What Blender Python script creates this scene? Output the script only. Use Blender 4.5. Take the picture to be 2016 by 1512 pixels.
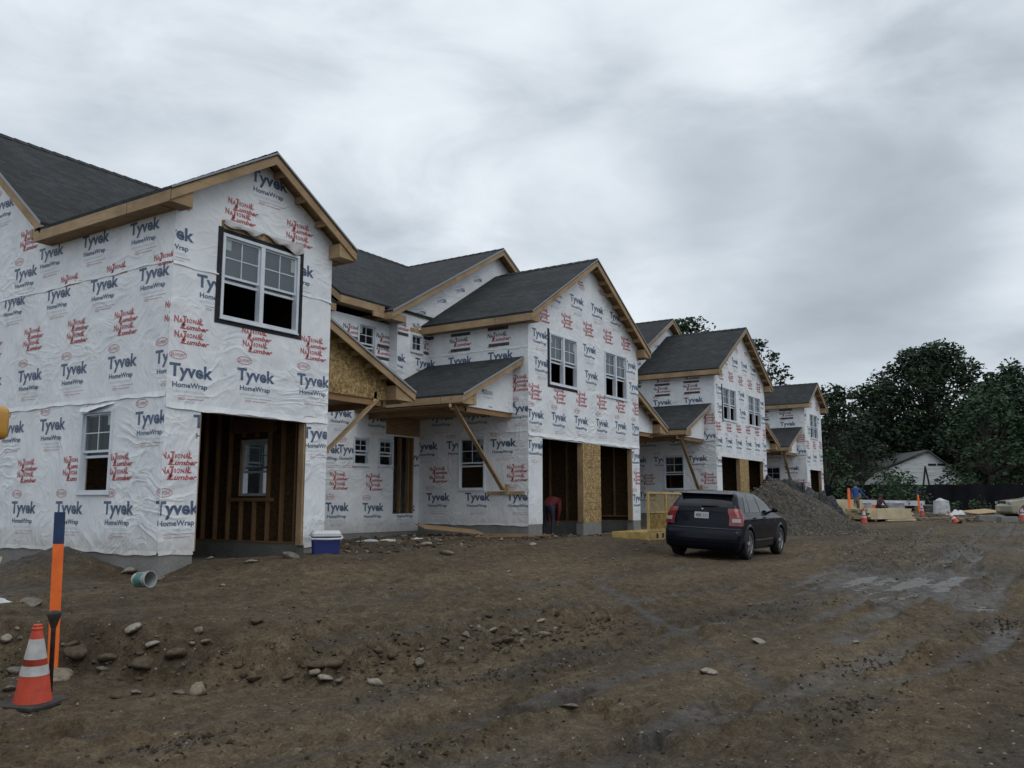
import bpy, math, random
import numpy as np
from mathutils import Vector, Matrix
R = math.radians
random.seed(7)
for o in list(bpy.data.objects): bpy.data.objects.remove(o)
SC = bpy.context.scene
COL = SC.collection
# ------------------------------------------------------------------ camera
AZ = R(33.178); PITCH = R(7.837)
cam_d = bpy.data.cameras.new('camera'); cam = bpy.data.objects.new('camera', cam_d); COL.objects.link(cam)
cam_d.sensor_width = 36; cam_d.lens = 1700/2016*36; cam_d.clip_end = 3000; cam_d.clip_start = .05
cam.location = (0, 0, 0); cam.rotation_euler = (math.pi/2+PITCH, 0, AZ-math.pi/2)
SC.camera = cam
SC.render.resolution_x, SC.render.resolution_y = 1024, 768
SC.view_settings.view_transform = 'Standard'; SC.view_settings.look = 'None'
SC.view_settings.exposure = 0.0; SC.view_settings.gamma = 1
# ------------------------------------------------------------------ world: overcast sky
SUN_EL, SUN_AZ = 50, -105     # azimuth from +X (counter-clockwise)
W = bpy.data.worlds.new('World'); SC.world = W; W.use_nodes = True
nt = W.node_tree; N = nt.nodes; L = nt.links; N.clear()
def nd(nt, t, **k):
    n = nt.nodes.new(t)
    for a, b in k.items():
        if a.startswith('i_'):
            key = a[2:]; key = int(key) if key.isdigit() else key
            n.inputs[key].default_value = b
        else: setattr(n, a, b)
    return n
def mth(nt, op, a, b=None, c=None, clamp=False):
    n = nt.nodes.new('ShaderNodeMath'); n.operation = op; n.use_clamp = clamp
    for i, v in enumerate((a, b, c)):
        if v is None: continue
        if isinstance(v, (int, float)): n.inputs[i].default_value = v
        else: nt.links.new(v, n.inputs[i])
    return n.outputs[0]
def ramp(nt, fac, stops, interp='LINEAR'):
    n = nt.nodes.new('ShaderNodeValToRGB'); n.color_ramp.interpolation = interp
    e = n.color_ramp.elements
    while len(e) < len(stops): e.new(.5)
    for i, (p, c) in enumerate(stops):
        e[i].position = p; e[i].color = (c, c, c, 1) if isinstance(c, (int, float)) else (*c, 1)
    nt.links.new(fac, n.inputs[0]); return n.outputs[0]
def mix(nt, f, a, b, typ='MIX'):
    n = nt.nodes.new('ShaderNodeMix'); n.data_type = 'RGBA'; n.blend_type = typ
    for s, v in ((0, f), (6, a), (7, b)):
        if isinstance(v, (int, float)): n.inputs[s].default_value = v if s == 0 else (v, v, v, 1)
        elif isinstance(v, tuple): n.inputs[s].default_value = (*v, 1)
        else: nt.links.new(v, n.inputs[s])
    return n.outputs[2]
sky = nd(nt, 'ShaderNodeTexSky', sky_type='NISHITA', sun_disc=False, sun_elevation=R(SUN_EL), sun_rotation=R(90-SUN_AZ))
sky.dust_density = 3
tc = nd(nt, 'ShaderNodeTexCoord'); sep = nd(nt, 'ShaderNodeSeparateXYZ'); L.new(tc.outputs['Generated'], sep.inputs[0])
zz = mth(nt, 'MAXIMUM', sep.outputs[2], 0.0); den = mth(nt, 'ADD', zz, .16)
cx = mth(nt, 'DIVIDE', sep.outputs[0], den); cy = mth(nt, 'DIVIDE', sep.outputs[1], den)
cmb = nd(nt, 'ShaderNodeCombineXYZ'); L.new(cx, cmb.inputs[0]); L.new(cy, cmb.inputs[1])
n1 = nd(nt, 'ShaderNodeTexNoise', i_Scale=1.5, i_Detail=5.0, i_Roughness=.5, i_Distortion=.25)
n2 = nd(nt, 'ShaderNodeTexNoise', i_Scale=4.2, i_Detail=9.0, i_Roughness=.55, i_Distortion=.35)
mp = nd(nt, 'ShaderNodeMapping'); mp.inputs['Location'].default_value = (3.1, 1.2, .6); mp.inputs['Scale'].default_value = (1, 1, 2.3)
L.new(tc.outputs['Generated'], mp.inputs[0]); L.new(mp.outputs[0], n1.inputs['Vector']); L.new(mp.outputs[0], n2.inputs['Vector'])
cl = mth(nt, 'ADD', mth(nt, 'MULTIPLY', n1.outputs[0], .5), mth(nt, 'MULTIPLY', n2.outputs[0], .5))
def dirblob(az_off, el, width):
    a = AZ - R(az_off); e = R(el)
    d = (math.cos(e)*math.cos(a), math.cos(e)*math.sin(a), math.sin(e))
    v = nd(nt, 'ShaderNodeVectorMath', operation='DOT_PRODUCT'); v.inputs[1].default_value = d
    L.new(tc.outputs['Generated'], v.inputs[0])
    x = mth(nt, 'SUBTRACT', v.outputs['Value'], math.cos(R(width)))
    y = mth(nt, 'DIVIDE', x, 1-math.cos(R(width)), clamp=True)
    return mth(nt, 'MULTIPLY', mth(nt, 'MULTIPLY', mth(nt, 'MULTIPLY', y, y), mth(nt, 'SUBTRACT', 3.0, mth(nt, 'MULTIPLY', y, 2.0))), mth(nt, 'ADD', .1, mth(nt, 'MULTIPLY', n2.outputs[0], 1.8)))
b1 = dirblob(10, 13, 22)       # thinner, brighter cloud low to the right
b2 = dirblob(20, 15, 12)     # heavy dark bank
b3 = dirblob(7, 22, 11); b4 = dirblob(-2, 18, 14)
cl = mth(nt, 'ADD', cl, mth(nt, 'MULTIPLY', b1, .11)); cl = mth(nt, 'SUBTRACT', cl, mth(nt, 'MULTIPLY', b2, .21))
cl = mth(nt, 'SUBTRACT', cl, mth(nt, 'MULTIPLY', b3, .17)); cl = mth(nt, 'ADD', cl, mth(nt, 'MULTIPLY', b4, .05))
ccol = ramp(nt, cl, [(.30, (2.5, 2.83, 3.22)), (.42, (3.38, 3.78, 4.22)), (.50, (4.25, 4.68, 5.12)), (.58, (5.05, 5.48, 5.9)), (.72, (5.9, 6.3, 6.65))])
over = ramp(nt, sep.outputs[2], [(.0, .385), (.5, .385), (.75, .46), (1., .49)]); over = mth(nt, 'MULTIPLY', over, 4.0)
vs_ = nd(nt, 'ShaderNodeVectorMath', operation='SCALE'); L.new(ccol, vs_.inputs[0]); L.new(over, vs_.inputs['Scale']); mulc = vs_.outputs[0]
skc = mix(nt, .96, sky.outputs[0], mulc)
bg = nd(nt, 'ShaderNodeBackground', i_Strength=.1); L.new(skc, bg.inputs[0])
wo = nd(nt, 'ShaderNodeOutputWorld'); L.new(bg.outputs[0], wo.inputs[0])
# ------------------------------------------------------------------ sun (veiled)
sd = bpy.data.lights.new('sun', 'SUN'); so = bpy.data.objects.new('sun', sd); COL.objects.link(so)
sd.energy = .55; sd.angle = R(35); sd.color = (1, .97, .92)
so.rotation_euler = (R(90-SUN_EL), 0, R(SUN_AZ)+math.pi/2)

# ------------------------------------------------------------------ materials
MATS = {}
def mat(name, col=(.5, .5, .5), rough=.7, metal=0, spec=.5, build=None, **kw):
    if name in MATS: return MATS[name]
    m = bpy.data.materials.new(name); m.use_nodes = True; t = m.node_tree
    b = t.nodes['Principled BSDF']
    b.inputs['Base Color'].default_value = (*col, 1); b.inputs['Roughness'].default_value = rough
    b.inputs['Metallic'].default_value = metal; b.inputs['Specular IOR Level'].default_value = spec
    for k, v in kw.items(): b.inputs[k].default_value = v
    if build: build(t, b)
    MATS[name] = m; return m
def objco(t):
    g = t.nodes.new('ShaderNodeNewGeometry'); return g.outputs['Position']
def uvco(t):
    n = t.nodes.new('ShaderNodeUVMap'); return n.outputs[0]
def mapn(t, v, scale=(1, 1, 1), rot=(0, 0, 0), loc=(0, 0, 0)):
    n = t.nodes.new('ShaderNodeMapping'); n.inputs['Scale'].default_value = scale; n.inputs['Rotation'].default_value = rot
    n.inputs['Location'].default_value = loc
    t.links.new(v, n.inputs[0]); return n.outputs[0]
def noise(t, v, s, d=3, r=.5, dist=0):
    n = nd(t, 'ShaderNodeTexNoise', i_Scale=float(s), i_Detail=float(d), i_Roughness=r, i_Distortion=float(dist)); t.links.new(v, n.inputs['Vector']); return n.outputs[0]
def bump(t, b, h, st=.3, dist=.02):
    n = nd(t, 'ShaderNodeBump', i_Strength=st, i_Distance=dist); t.links.new(h, n.inputs['Height']); t.links.new(n.outputs[0], b.inputs['Normal'])
def varied(c1, c2, scale=6, stretch=(1, 1, 1), bs=.3, bd=.01, detail=4, uv=False, lo=.35, hi=.65):
    def f(t, b):
        v = mapn(t, uvco(t) if uv else objco(t), stretch); n = noise(t, v, scale, detail, .6)
        t.links.new(ramp(t, n, [(lo, c1), (hi, c2)]), b.inputs['Base Color'])
        if bs: bump(t, b, n, bs, bd)
    return f
def wrinkle(t, b, k=1.0):
    p = objco(t)
    w = nd(t, 'ShaderNodeTexNoise', i_Scale=.55, i_Detail=2.0); t.links.new(p, w.inputs['Vector'])
    v = nd(t, 'ShaderNodeVectorMath', operation='MULTIPLY_ADD'); t.links.new(w.outputs['Color'], v.inputs[0]); v.inputs[1].default_value = (2.6, 2.6, 2.6); t.links.new(p, v.inputs[2])
    def folds(sc, rot, st, seed):
        a = nd(t, 'ShaderNodeTexNoise', i_Scale=sc, i_Detail=2.5, i_Roughness=.42)
        t.links.new(mapn(t, v.outputs[0], st, rot, (seed, seed*.7, seed*1.3)), a.inputs['Vector'])
        return mth(t, 'SUBTRACT', 1.0, mth(t, 'MULTIPLY', mth(t, 'ABSOLUTE', mth(t, 'SUBTRACT', a.outputs[0], .5)), 7.), clamp=True)
    a = folds(1.5, (R(38), R(-38), 0), (1, 1, .38), 0); c = folds(2.2, (R(-28), R(24), 0), (.5, .5, 1.5), 7.3); d = folds(4.2, (R(60), R(50), 0), (1, 1, .5), 3.1)
    m1 = ramp(t, noise(t, p, .75, 2), [(.45, .04), (.62, 1.)]); m2 = ramp(t, noise(t, mapn(t, p, (1, 1, 1), (0, 0, 0), (9, 4, 2)), .6, 2), [(.45, .06), (.62, 1.)])
    f = noise(t, p, 11, 4, .55)
    h = mth(t, 'ADD', mth(t, 'MULTIPLY', mth(t, 'POWER', a, 1.6), m1), mth(t, 'MULTIPLY', mth(t, 'POWER', c, 1.6), m2))
    h = mth(t, 'ADD', h, mth(t, 'MULTIPLY', mth(t, 'POWER', d, 2.), .35)); h = mth(t, 'ADD', h, mth(t, 'MULTIPLY', f, .25))
    bump(t, b, h, .36*k, .04)
def wrapm(t, b):
    k = wrinkle(t, b)
    f = noise(t, objco(t), 2.3, 5, .6)
    sx = nd(t, 'ShaderNodeSeparateXYZ'); t.links.new(objco(t), sx.inputs[0]); lo = ramp(t, mth(t, 'ADD', mth(t, 'MULTIPLY', sx.outputs[2], -.5), mth(t, 'MULTIPLY', noise(t, objco(t), 6, 5, .7), .35)), [(.36, 0.), (.60, .55)])
    st = ramp(t, noise(t, mapn(t, objco(t), (1, 1, .35)), 3.5, 6, .7), [(.60, 0.), (.80, .35)])
    c = mix(t, lo, ramp(t, f, [(.3, (.64, .665, .69)), (.7, (.77, .795, .815))]), (.30, .26, .21)); t.links.new(mix(t, st, c, (.45, .45, .44)), b.inputs['Base Color'])
def ink(c1):
    def f(t, b):
        wrinkle(t, b)
        n = noise(t, objco(t), 40, 3, .6)
        c2 = tuple(x*.8+.1 for x in c1)
        t.links.new(ramp(t, n, [(.3, c1), (.75, c2)]), b.inputs['Base Color'])
    return f
M_WRAP = mat('house_wrap', rough=.5, spec=.35, build=wrapm)
M_NAVY = mat('ink_navy', rough=.5, build=ink((.035, .075, .16)))
M_RED = mat('ink_red', rough=.5, build=ink((.42, .045, .05)))
M_PINK = mat('ink_pale_red', rough=.5, build=ink((.55, .22, .22)))
M_BLACK = mat('ink_black', rough=.5, build=ink((.02, .02, .025)))
M_GREYI = mat('ink_grey', rough=.5, build=ink((.42, .45, .50)))
M_INKW = mat('ink_white', rough=.5, build=ink((.6, .6, .62)))
def wood(c1, c2, name, rough=.75):
    def f(t, b):
        u = uvco(t); v = mapn(t, u, (1.2, 14, 1)); n = noise(t, v, 2.2, 5, .6, .6); k = noise(t, objco(t), 1.3, 3, .6)
        c = ramp(t, n, [(.3, c1), (.68, c2)]); c = mix(t, ramp(t, k, [(.35, .0), (.7, .75)]), c, tuple(x*.6 for x in c1))
        vo = nd(t, 'ShaderNodeTexVoronoi', i_Scale=3.2); t.links.new(mapn(t, u, (.55, 2.2, 1)), vo.inputs['Vector']); sp = nd(t, 'ShaderNodeSeparateColor'); t.links.new(vo.outputs['Color'], sp.inputs[0])
        kn = mth(t, 'MULTIPLY', mth(t, 'LESS_THAN', vo.outputs['Distance'], .09), mth(t, 'GREATER_THAN', sp.outputs[1], .55)); c = mix(t, mth(t, 'MULTIPLY', kn, .7), c, tuple(x*.28 for x in c1))
        sx = nd(t, 'ShaderNodeSeparateXYZ'); t.links.new(u, sx.inputs[0]); jt = mth(t, 'LESS_THAN', mth(t, 'FRACT', mth(t, 'DIVIDE', mth(t, 'ADD', sx.outputs[0], 40.6), 3.05)), .004)
        c = mix(t, jt, c, (.03, .02, .012)); t.links.new(c, b.inputs['Base Color']); bump(t, b, n, .25, .004)
    return mat(name, rough=rough, spec=.25, build=f)
M_LUM = wood((.32, .215, .12), (.45, .32, .19), 'pine_board')
M_STUD = wood((.24, .14, .07), (.33, .20, .10), 'stud_wood')
M_PALE = wood((.52, .43, .27), (.66, .56, .38), 'fresh_lumber')
def osb(t, b):
    p = uvco(t)
    v1 = nd(t, 'ShaderNodeTexVoronoi', i_Scale=26.); t.links.new(mapn(t, p, (1, .5, 1), (0, 0, .5)), v1.inputs['Vector'])
    v2 = nd(t, 'ShaderNodeTexVoronoi', i_Scale=31.); t.links.new(mapn(t, p, (.5, 1, 1), (0, 0, 1.3)), v2.inputs['Vector'])
    s = nd(t, 'ShaderNodeSeparateColor'); t.links.new(v1.outputs['Color'], s.inputs[0]); s2 = nd(t, 'ShaderNodeSeparateColor'); t.links.new(v2.outputs['Color'], s2.inputs[0])
    h = mth(t, 'MULTIPLY', mth(t, 'ADD', s.outputs[0], s2.outputs[1]), .5)
    t.links.new(ramp(t, h, [(.1, (.15, .095, .04)), (.5, (.30, .20, .085)), (.9, (.48, .35, .17))]), b.inputs['Base Color']); bump(t, b, h, .2, .004)
M_OSB = mat('osb_sheet', rough=.7, spec=.25, build=osb)
M_DECK = mat('roof_deck', rough=.8, spec=.2, build=varied((.20, .125, .06), (.32, .21, .10), 5, (1, 4, 1), uv=True))
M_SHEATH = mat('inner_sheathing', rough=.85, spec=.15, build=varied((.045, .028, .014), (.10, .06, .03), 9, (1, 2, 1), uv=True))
M_PLY = mat('plywood', rough=.75, spec=.2, build=varied((.22, .14, .075), (.34, .23, .13), 3, (1, 6, 1), uv=True))
def shingle(t, b):
    p = uvco(t)
    br = nd(t, 'ShaderNodeTexBrick', offset=.5, i_Scale=1.0); br.inputs['Brick Width'].default_value = .26; br.inputs['Row Height'].default_value = .15
    br.inputs['Mortar Size'].default_value = .012; br.inputs['Color1'].default_value = (.011, .013, .015, 1); br.inputs['Color2'].default_value = (.040, .045, .048, 1); br.inputs['Mortar'].default_value = (.006, .007, .008, 1)
    br.inputs['Bias'].default_value = 0.; t.links.new(p, br.inputs['Vector'])
    n = noise(t, objco(t), 45, 3, .7); n3 = noise(t, p, 1.1, 3)
    c = mix(t, .35, br.outputs['Color'], ramp(t, n, [(.3, (.011, .013, .014)), (.7, (.044, .049, .052))]))
    c = mix(t, 1., c, ramp(t, n3, [(.3, .8), (.7, 1.2)]), 'MULTIPLY')
    t.links.new(c, b.inputs['Base Color']); bump(t, b, br.outputs['Fac'], -.8, .02)
M_SHIN = mat('asphalt_shingles', rough=.85, spec=.3, build=shingle)
M_DRIP = mat('drip_edge', (.24, .25, .26), .5)
M_WHITE = mat('white_vinyl', (.62, .66, .72), .4, build=varied((.52, .56, .62), (.63, .67, .72), 3, bs=0))
M_TAPE = mat('flashing_tape', (.018, .018, .02), .6, spec=.15, build=varied((.012, .012, .014), (.03, .03, .035), 9, bs=.4))
M_STICK = mat('pane_sticker', (.33, .38, .36), .6)
def glassf(t, b, dm=.02, rf=.02):
    out = t.nodes['Material Output']
    tr = nd(t, 'ShaderNodeBsdfTransparent'); tr.inputs[0].default_value = (.62, .66, .66, 1)
    gl = nd(t, 'ShaderNodeBsdfGlossy', i_Roughness=.03); gl.inputs[0].default_value = (.9, .95, 1, 1)
    df = nd(t, 'ShaderNodeBsdfDiffuse'); df.inputs[0].default_value = (.16, .19, .21, 1)
    lw = nd(t, 'ShaderNodeLayerWeight', i_Blend=.5); fz = mth(t, 'ADD', mth(t, 'MULTIPLY', mth(t, 'POWER', lw.outputs['Facing'], 4.5), .6), rf); m1 = nd(t, 'ShaderNodeMixShader'); m2 = nd(t, 'ShaderNodeMixShader', i_0=dm)
    t.links.new(tr.outputs[0], m2.inputs[1]); t.links.new(df.outputs[0], m2.inputs[2])
    t.links.new(fz, m1.inputs[0]); t.links.new(m2.outputs[0], m1.inputs[1]); t.links.new(gl.outputs[0], m1.inputs[2])
    t.links.new(m1.outputs[0], out.inputs[0])
M_GLASS = mat('window_glass', build=glassf); M_GLASS2 = mat('screened_glass', build=lambda t, b: glassf(t, b, .42, .06))
def conc(t, b):
    p = objco(t); n = noise(t, p, 1.5, 6, .6); f = noise(t, p, 25, 4, .6)
    c = mix(t, .35, ramp(t, n, [(.3, (.15, .148, .135)), (.7, (.27, .265, .245))]), ramp(t, f, [(.35, .12), (.65, .28)]))
    t.links.new(c, b.inputs['Base Color']); bump(t, b, f, .3, .004)
M_CONC = mat('concrete', rough=.85, spec=.2, build=conc)
def plastic(name, c, rough=.4, d=.85, sc=8):
    return mat(name, c, rough, build=varied(tuple(x*d for x in c), c, sc, bs=.05))

# ------------------------------------------------------------------ mesh helpers
class MB:
    def __init__(s): s.v = []; s.f = []; s.m = []
    def quad(s, *p, m=0):
        i = len(s.v); s.v += [tuple(q) for q in p]; s.f.append(tuple(range(i, i+len(p)))); s.m.append(m)
    def add(s, vs, fs, m=0):
        i = len(s.v); s.v += [tuple(q) for q in vs]; s.f += [tuple(a+i for a in f) for f in fs]; s.m += [m]*len(fs)
    def box(s, a, b, m=0, T=None):
        x0, x1 = sorted((a[0], b[0])); y0, y1 = sorted((a[1], b[1])); z0, z1 = sorted((a[2], b[2]))
        vs = [(x, y, z) for z in (z0, z1) for y in (y0, y1) for x in (x0, x1)]
        if T: vs = [tuple(T(*p)) for p in vs]
        s.add(vs, [(0, 2, 3, 1), (4, 5, 7, 6), (0, 1, 5, 4), (2, 6, 7, 3), (0, 4, 6, 2), (1, 3, 7, 5)], m)
    def beam(s, p, q, w, h, m=0, up=(0, 0, 1)):
        p = Vector(p); q = Vector(q); d = (q-p).normalized(); u = Vector(up)
        sd = d.cross(u)
        if sd.length < 1e-4: sd = d.cross(Vector((0, 1, 0)))
        sd.normalize(); u = sd.cross(d).normalized()
        vs = [tuple(e+sd*a*w/2+u*b*h/2) for e in (p, q) for a, b in ((-1, -1), (1, -1), (1, 1), (-1, 1))]
        s.add(vs, [(0, 1, 2, 3), (7, 6, 5, 4), (0, 4, 5, 1), (1, 5, 6, 2), (2, 6, 7, 3), (3, 7, 4, 0)], m)
    def prism(s, poly, off, m=0):
        n = len(poly); a = [Vector(p) for p in poly]; o = Vector(off)
        s.add([tuple(p) for p in a]+[tuple(p+o) for p in a], [tuple(range(n))[::-1], tuple(range(n, 2*n))]+[(i, (i+1) % n, (i+1) % n+n, i+n) for i in range(n)], m)
    def tube(s, pts, rad, n=8, m=0, caps=True):
        pts = [Vector(p) for p in pts]; k = len(pts)
        rad = rad if isinstance(rad, (list, tuple)) else [rad]*k
        vs = []; pr = None
        for i, p in enumerate(pts):
            d = (pts[min(i+1, k-1)]-pts[max(i-1, 0)]).normalized()
            a = pr if pr else (Vector((0, 0, 1)) if abs(d.z) < .9 else Vector((1, 0, 0)))
            sd = (a-d*a.dot(d)).normalized(); pr = sd; t2 = d.cross(sd)
            for j in range(n):
                an = 2*math.pi*j/n; vs.append(tuple(p+(sd*math.cos(an)+t2*math.sin(an))*rad[i]))
        fs = [(i*n+j, i*n+(j+1) % n, (i+1)*n+(j+1) % n, (i+1)*n+j) for i in range(k-1) for j in range(n)]
        if caps: fs += [tuple(range(n))[::-1], tuple(range((k-1)*n, k*n))]
        s.add(vs, fs, m)
    def lathe(s, prof, c=(0, 0, 0), n=24, m=0, axis='z', caps=True):
        vs = []
        for r, z in prof:
            for j in range(n):
                a = 2*math.pi*j/n; x, y = r*math.cos(a), r*math.sin(a)
                p = (x, y, z) if axis == 'z' else (x, z, y)
                vs.append((p[0]+c[0], p[1]+c[1], p[2]+c[2]))
        k = len(prof)
        fs = [(i*n+j, i*n+(j+1) % n, (i+1)*n+(j+1) % n, (i+1)*n+j) for i in range(k-1) for j in range(n)]
        if caps: fs += [tuple(range(n))[::-1], tuple(range((k-1)*n, k*n))]
        s.add(vs, fs, m)
    def grid(s, fn, nu, nv, m=0):
        vs = [fn(i/nu, j/nv) for j in range(nv+1) for i in range(nu+1)]
        s.add(vs, [(j*(nu+1)+i, j*(nu+1)+i+1, (j+1)*(nu+1)+i+1, (j+1)*(nu+1)+i) for j in range(nv) for i in range(nu)], m)
    def build(s, name, mats, parent=None, smooth=False, local=False, bevel=0):
        me = bpy.data.meshes.new(name)
        off = Vector((0, 0, 0))
        if parent is not None and not local: off = worldloc(parent)
        V = np.array(s.v, dtype=float).reshape(-1, 3)
        me.from_pydata((V-np.array(off)).tolist(), [], s.f)
        if not isinstance(mats, (list, tuple)): mats = [mats]
        for q in mats: me.materials.append(q)
        me.polygons.foreach_set('material_index', s.m)
        if smooth: me.polygons.foreach_set('use_smooth', [True]*len(s.f))
        me.update()
        uv = me.uv_layers.new(name='UVMap')
        # uv: u along the horizontal tangent of each face, v up the face, in metres
        nl = len(me.loops); li = np.empty(nl, int); me.loops.foreach_get('vertex_index', li)
        npol = len(me.polygons); nrm = np.empty(npol*3); me.polygons.foreach_get('normal', nrm); nrm = nrm.reshape(-1, 3)
        tot = np.empty(npol, int); me.polygons.foreach_get('loop_total', tot); fi = np.repeat(np.arange(npol), tot)
        t = np.cross(np.array([0, 0, 1.]), nrm); ln = np.linalg.norm(t, axis=1); t[ln < 1e-3] = (1, 0, 0); t /= np.linalg.norm(t, axis=1)[:, None]
        b = np.cross(nrm, t); P = V[li]
        u = (P*t[fi]).sum(1); w = (P*b[fi]).sum(1)
        st = np.cumsum(tot)-tot
        ext_u = np.maximum.reduceat(u, st)-np.minimum.reduceat(u, st); ext_w = np.maximum.reduceat(w, st)-np.minimum.reduceat(w, st)
        sw = (ext_w > 1.6*ext_u) & (ext_u < .45); swl = sw[fi]
        U2 = np.where(swl, w, u); W2 = np.where(swl, u, w)
        uv.data.foreach_set('uv', np.stack([U2, W2], 1).ravel())
        o = bpy.data.objects.new(name, me); COL.objects.link(o)
        if parent is not None: o.parent = parent
        if bevel:
            bm_ = o.modifiers.new('bevel', 'BEVEL'); bm_.width = bevel; bm_.segments = 2; bm_.limit_method = 'ANGLE'
        return o
def worldloc(o):
    v = Vector((0, 0, 0))
    while o is not None: v += o.location; o = o.parent
    return v
def tag(o, label=None, cat=None, group=None, kind=None):
    if label: o['label'] = label
    if cat: o['category'] = cat
    if group: o['group'] = group
    if kind: o['kind'] = kind
    return o
def thing(name, label, cat, loc=(0, 0, 0), rz=0, group=None):
    o = bpy.data.objects.new(name, None); COL.objects.link(o); o.location = loc; o.rotation_euler = (0, 0, rz); o.empty_display_size = .2
    return tag(o, label, cat, group)
def dup(r, loc, rz=None, label=None, group=None, scale=None):
    c = r.copy(); COL.objects.link(c); c.location = loc
    if rz is not None: c.rotation_euler = rz if isinstance(rz, tuple) else (0, 0, rz)
    if label: c['label'] = label
    if group: c['group'] = group
    if scale: c.scale = (scale, scale, scale)
    def rec(a, b):
        for ch in a.children:
            d = ch.copy(); COL.objects.link(d); d.parent = b; rec(ch, d)
    rec(r, c); return c

# ------------------------------------------------------------------ ground height
rng = np.random.default_rng(3)
PERM = rng.random((256, 256))
def vnoise(x, y):
    xi = np.floor(x).astype(int); yi = np.floor(y).astype(int); fx = x-xi; fy = y-yi
    fx = fx*fx*fx*(fx*(fx*6-15)+10); fy = fy*fy*fy*(fy*(fy*6-15)+10)
    a = PERM[xi & 255, yi & 255]; b = PERM[(xi+1) & 255, yi & 255]; c = PERM[xi & 255, (yi+1) & 255]; d = PERM[(xi+1) & 255, (yi+1) & 255]
    return (a*(1-fx)+b*fx)*(1-fy)+(c*(1-fx)+d*fx)*fy-.5
def fbm(x, y, s, o=4, g=.5):
    t = 0; a = 1
    for i in range(o):
        c, sn = math.cos(i*1.3), math.sin(i*1.3)
        t = t+a*vnoise((x*c-y*sn)*s+i*17.3, (x*sn+y*c)*s+i*5.1); s *= 2.03; a *= g
    return t
def sstep(t): t = np.clip(t, 0, 1); return t*t*(3-2*t)
def toe_y(x): return np.interp(x, [0, 3, 4.3, 4.9, 5.4, 6.3, 8, 10.6, 13, 18, 30], [10.2, 9.6, 9.1, 8.6, 7.0, 5.95, 5.4, 4.9, 4.2, 3.6, 3.2])
PUD = [(17.0, 2.75, 2.6, .95, -.06), (15.0, 1.5, 1.3, .4, .1), (10.6, 2.3, .4, .12, -.2), (13.2, 4.0, .3, .1, 0), (22.5, 2.4, 1.6, .4, 0)]
def pud_r(x, y, i):
    a, b, rx, ry, ro = PUD[i]; dx, dy = x-a, y-b; u = (dx*math.cos(ro)+dy*math.sin(ro))/rx; v = (-dx*math.sin(ro)+dy*math.cos(ro))/ry
    return np.hypot(u, v)+fbm(u*rx*.7+i*7, v*ry*4, 1.2, 3)*.9
def base_z(x, y):
    x = np.asarray(x, float); y = np.asarray(y, float)
    zr = np.interp(x, [-40, 0, 7, 20, 36, 48, 60, 100, 300], [-2.4, -1.80, -1.68, -1.22, -1.02, -.84, -.62, -.45, -.2])
    toe = toe_y(x)
    zy = np.interp(x, [-30, 7.8, 8.9, 9.6, 20, 30, 48, 60, 300], [-1.4, -1.19, -1.1, -.97, -.93, -.9, -.78, -.6, -.2])
    bank = np.interp(x, [0, 6.5, 9, 14], [.44, .38, .20, .03])
    d = y-toe
    z = zr+bank*sstep(d/1.5+.1)+(zy-zr-bank)*sstep((y-toe)/np.maximum(11.2-toe, .5))
    # spoil heap beside the foundation
    z = z+.16*np.exp(-(((x-7.3)/.75)**2+((y-14.4)/1.2)**2))+.34*np.exp(-(((x-8.05)/.5)**2+((y-14.1)/.75)**2))-.12*np.exp(-(((x-8.2)/.5)**2+((y-12.4)/.8)**2))
    z = z+.12*np.exp(-(((x-9.3)/.35)**2+((y-12.0)/.4)**2))
    z = z+.10*np.exp(-(((x-16.8)/2.0)**2+((y-14.0)/1.0)**2))
    kc = sstep((3.9-np.abs(x-20.5))/.9)*sstep((2.1-np.abs(y-7.1))/.8); z = z*(1-kc)+kc*(-1.222+.0457*(y-7.1))
    ins = ((x > 8.7) & (x < 12) & (y > 12.35)) | ((x > 19.7) & (x < 26.5) & (y > 12.35))
    z = np.where(ins, np.where(x > 15, -1.0, -1.14), z)
    return z
# wheel tracks as centre lines on the site road
TR = [([(1.0, 6.9), (4.2, 4.75), (8, 3.45), (12, 2.85), (16.5, 2.5), (24, 2.6), (44, 3.4)], .15, .050), ([(1.0, 5.5), (4.0, 3.35), (8, 2.05), (12, 1.5), (16.5, 1.2), (24, 1.2), (44, 1.8)], .15, .045),
      ([(2.4, 7.6), (5.5, 5.3), (8.4, 4.45), (12, 3.75), (17, 3.3), (24, 3.9), (38, 5.0)], .14, .045), ([(2.0, 3.6), (5.6, 2.6), (9, 2.75), (13, 2.2), (17, 2.0), (28, 2.0), (44, 2.6)], .14, .035),
      ([(3.0, 4.4), (6, 3.2), (9.2, 1.2), (13, .7), (18, .6), (30, .4)], .16, .045), ([(3.2, 2.5), (6, 1.5), (9.2, -.1), (13, -.5), (18, -.6)], .16, .045),
      ([(6.5, 6.6), (10.5, 5.9), (14, 4.9), (18, 4.9), (24, 5.4), (32, 5.2)], .13, .022), ([(6.5, 8.2), (10.5, 7.5), (14, 6.6), (17, 6.4)], .13, .018), ([(5.2, .9), (7.0, 1.8), (9.0, 3.2), (11, 4.9), (13, 6.9)], .13, .02)]
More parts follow.
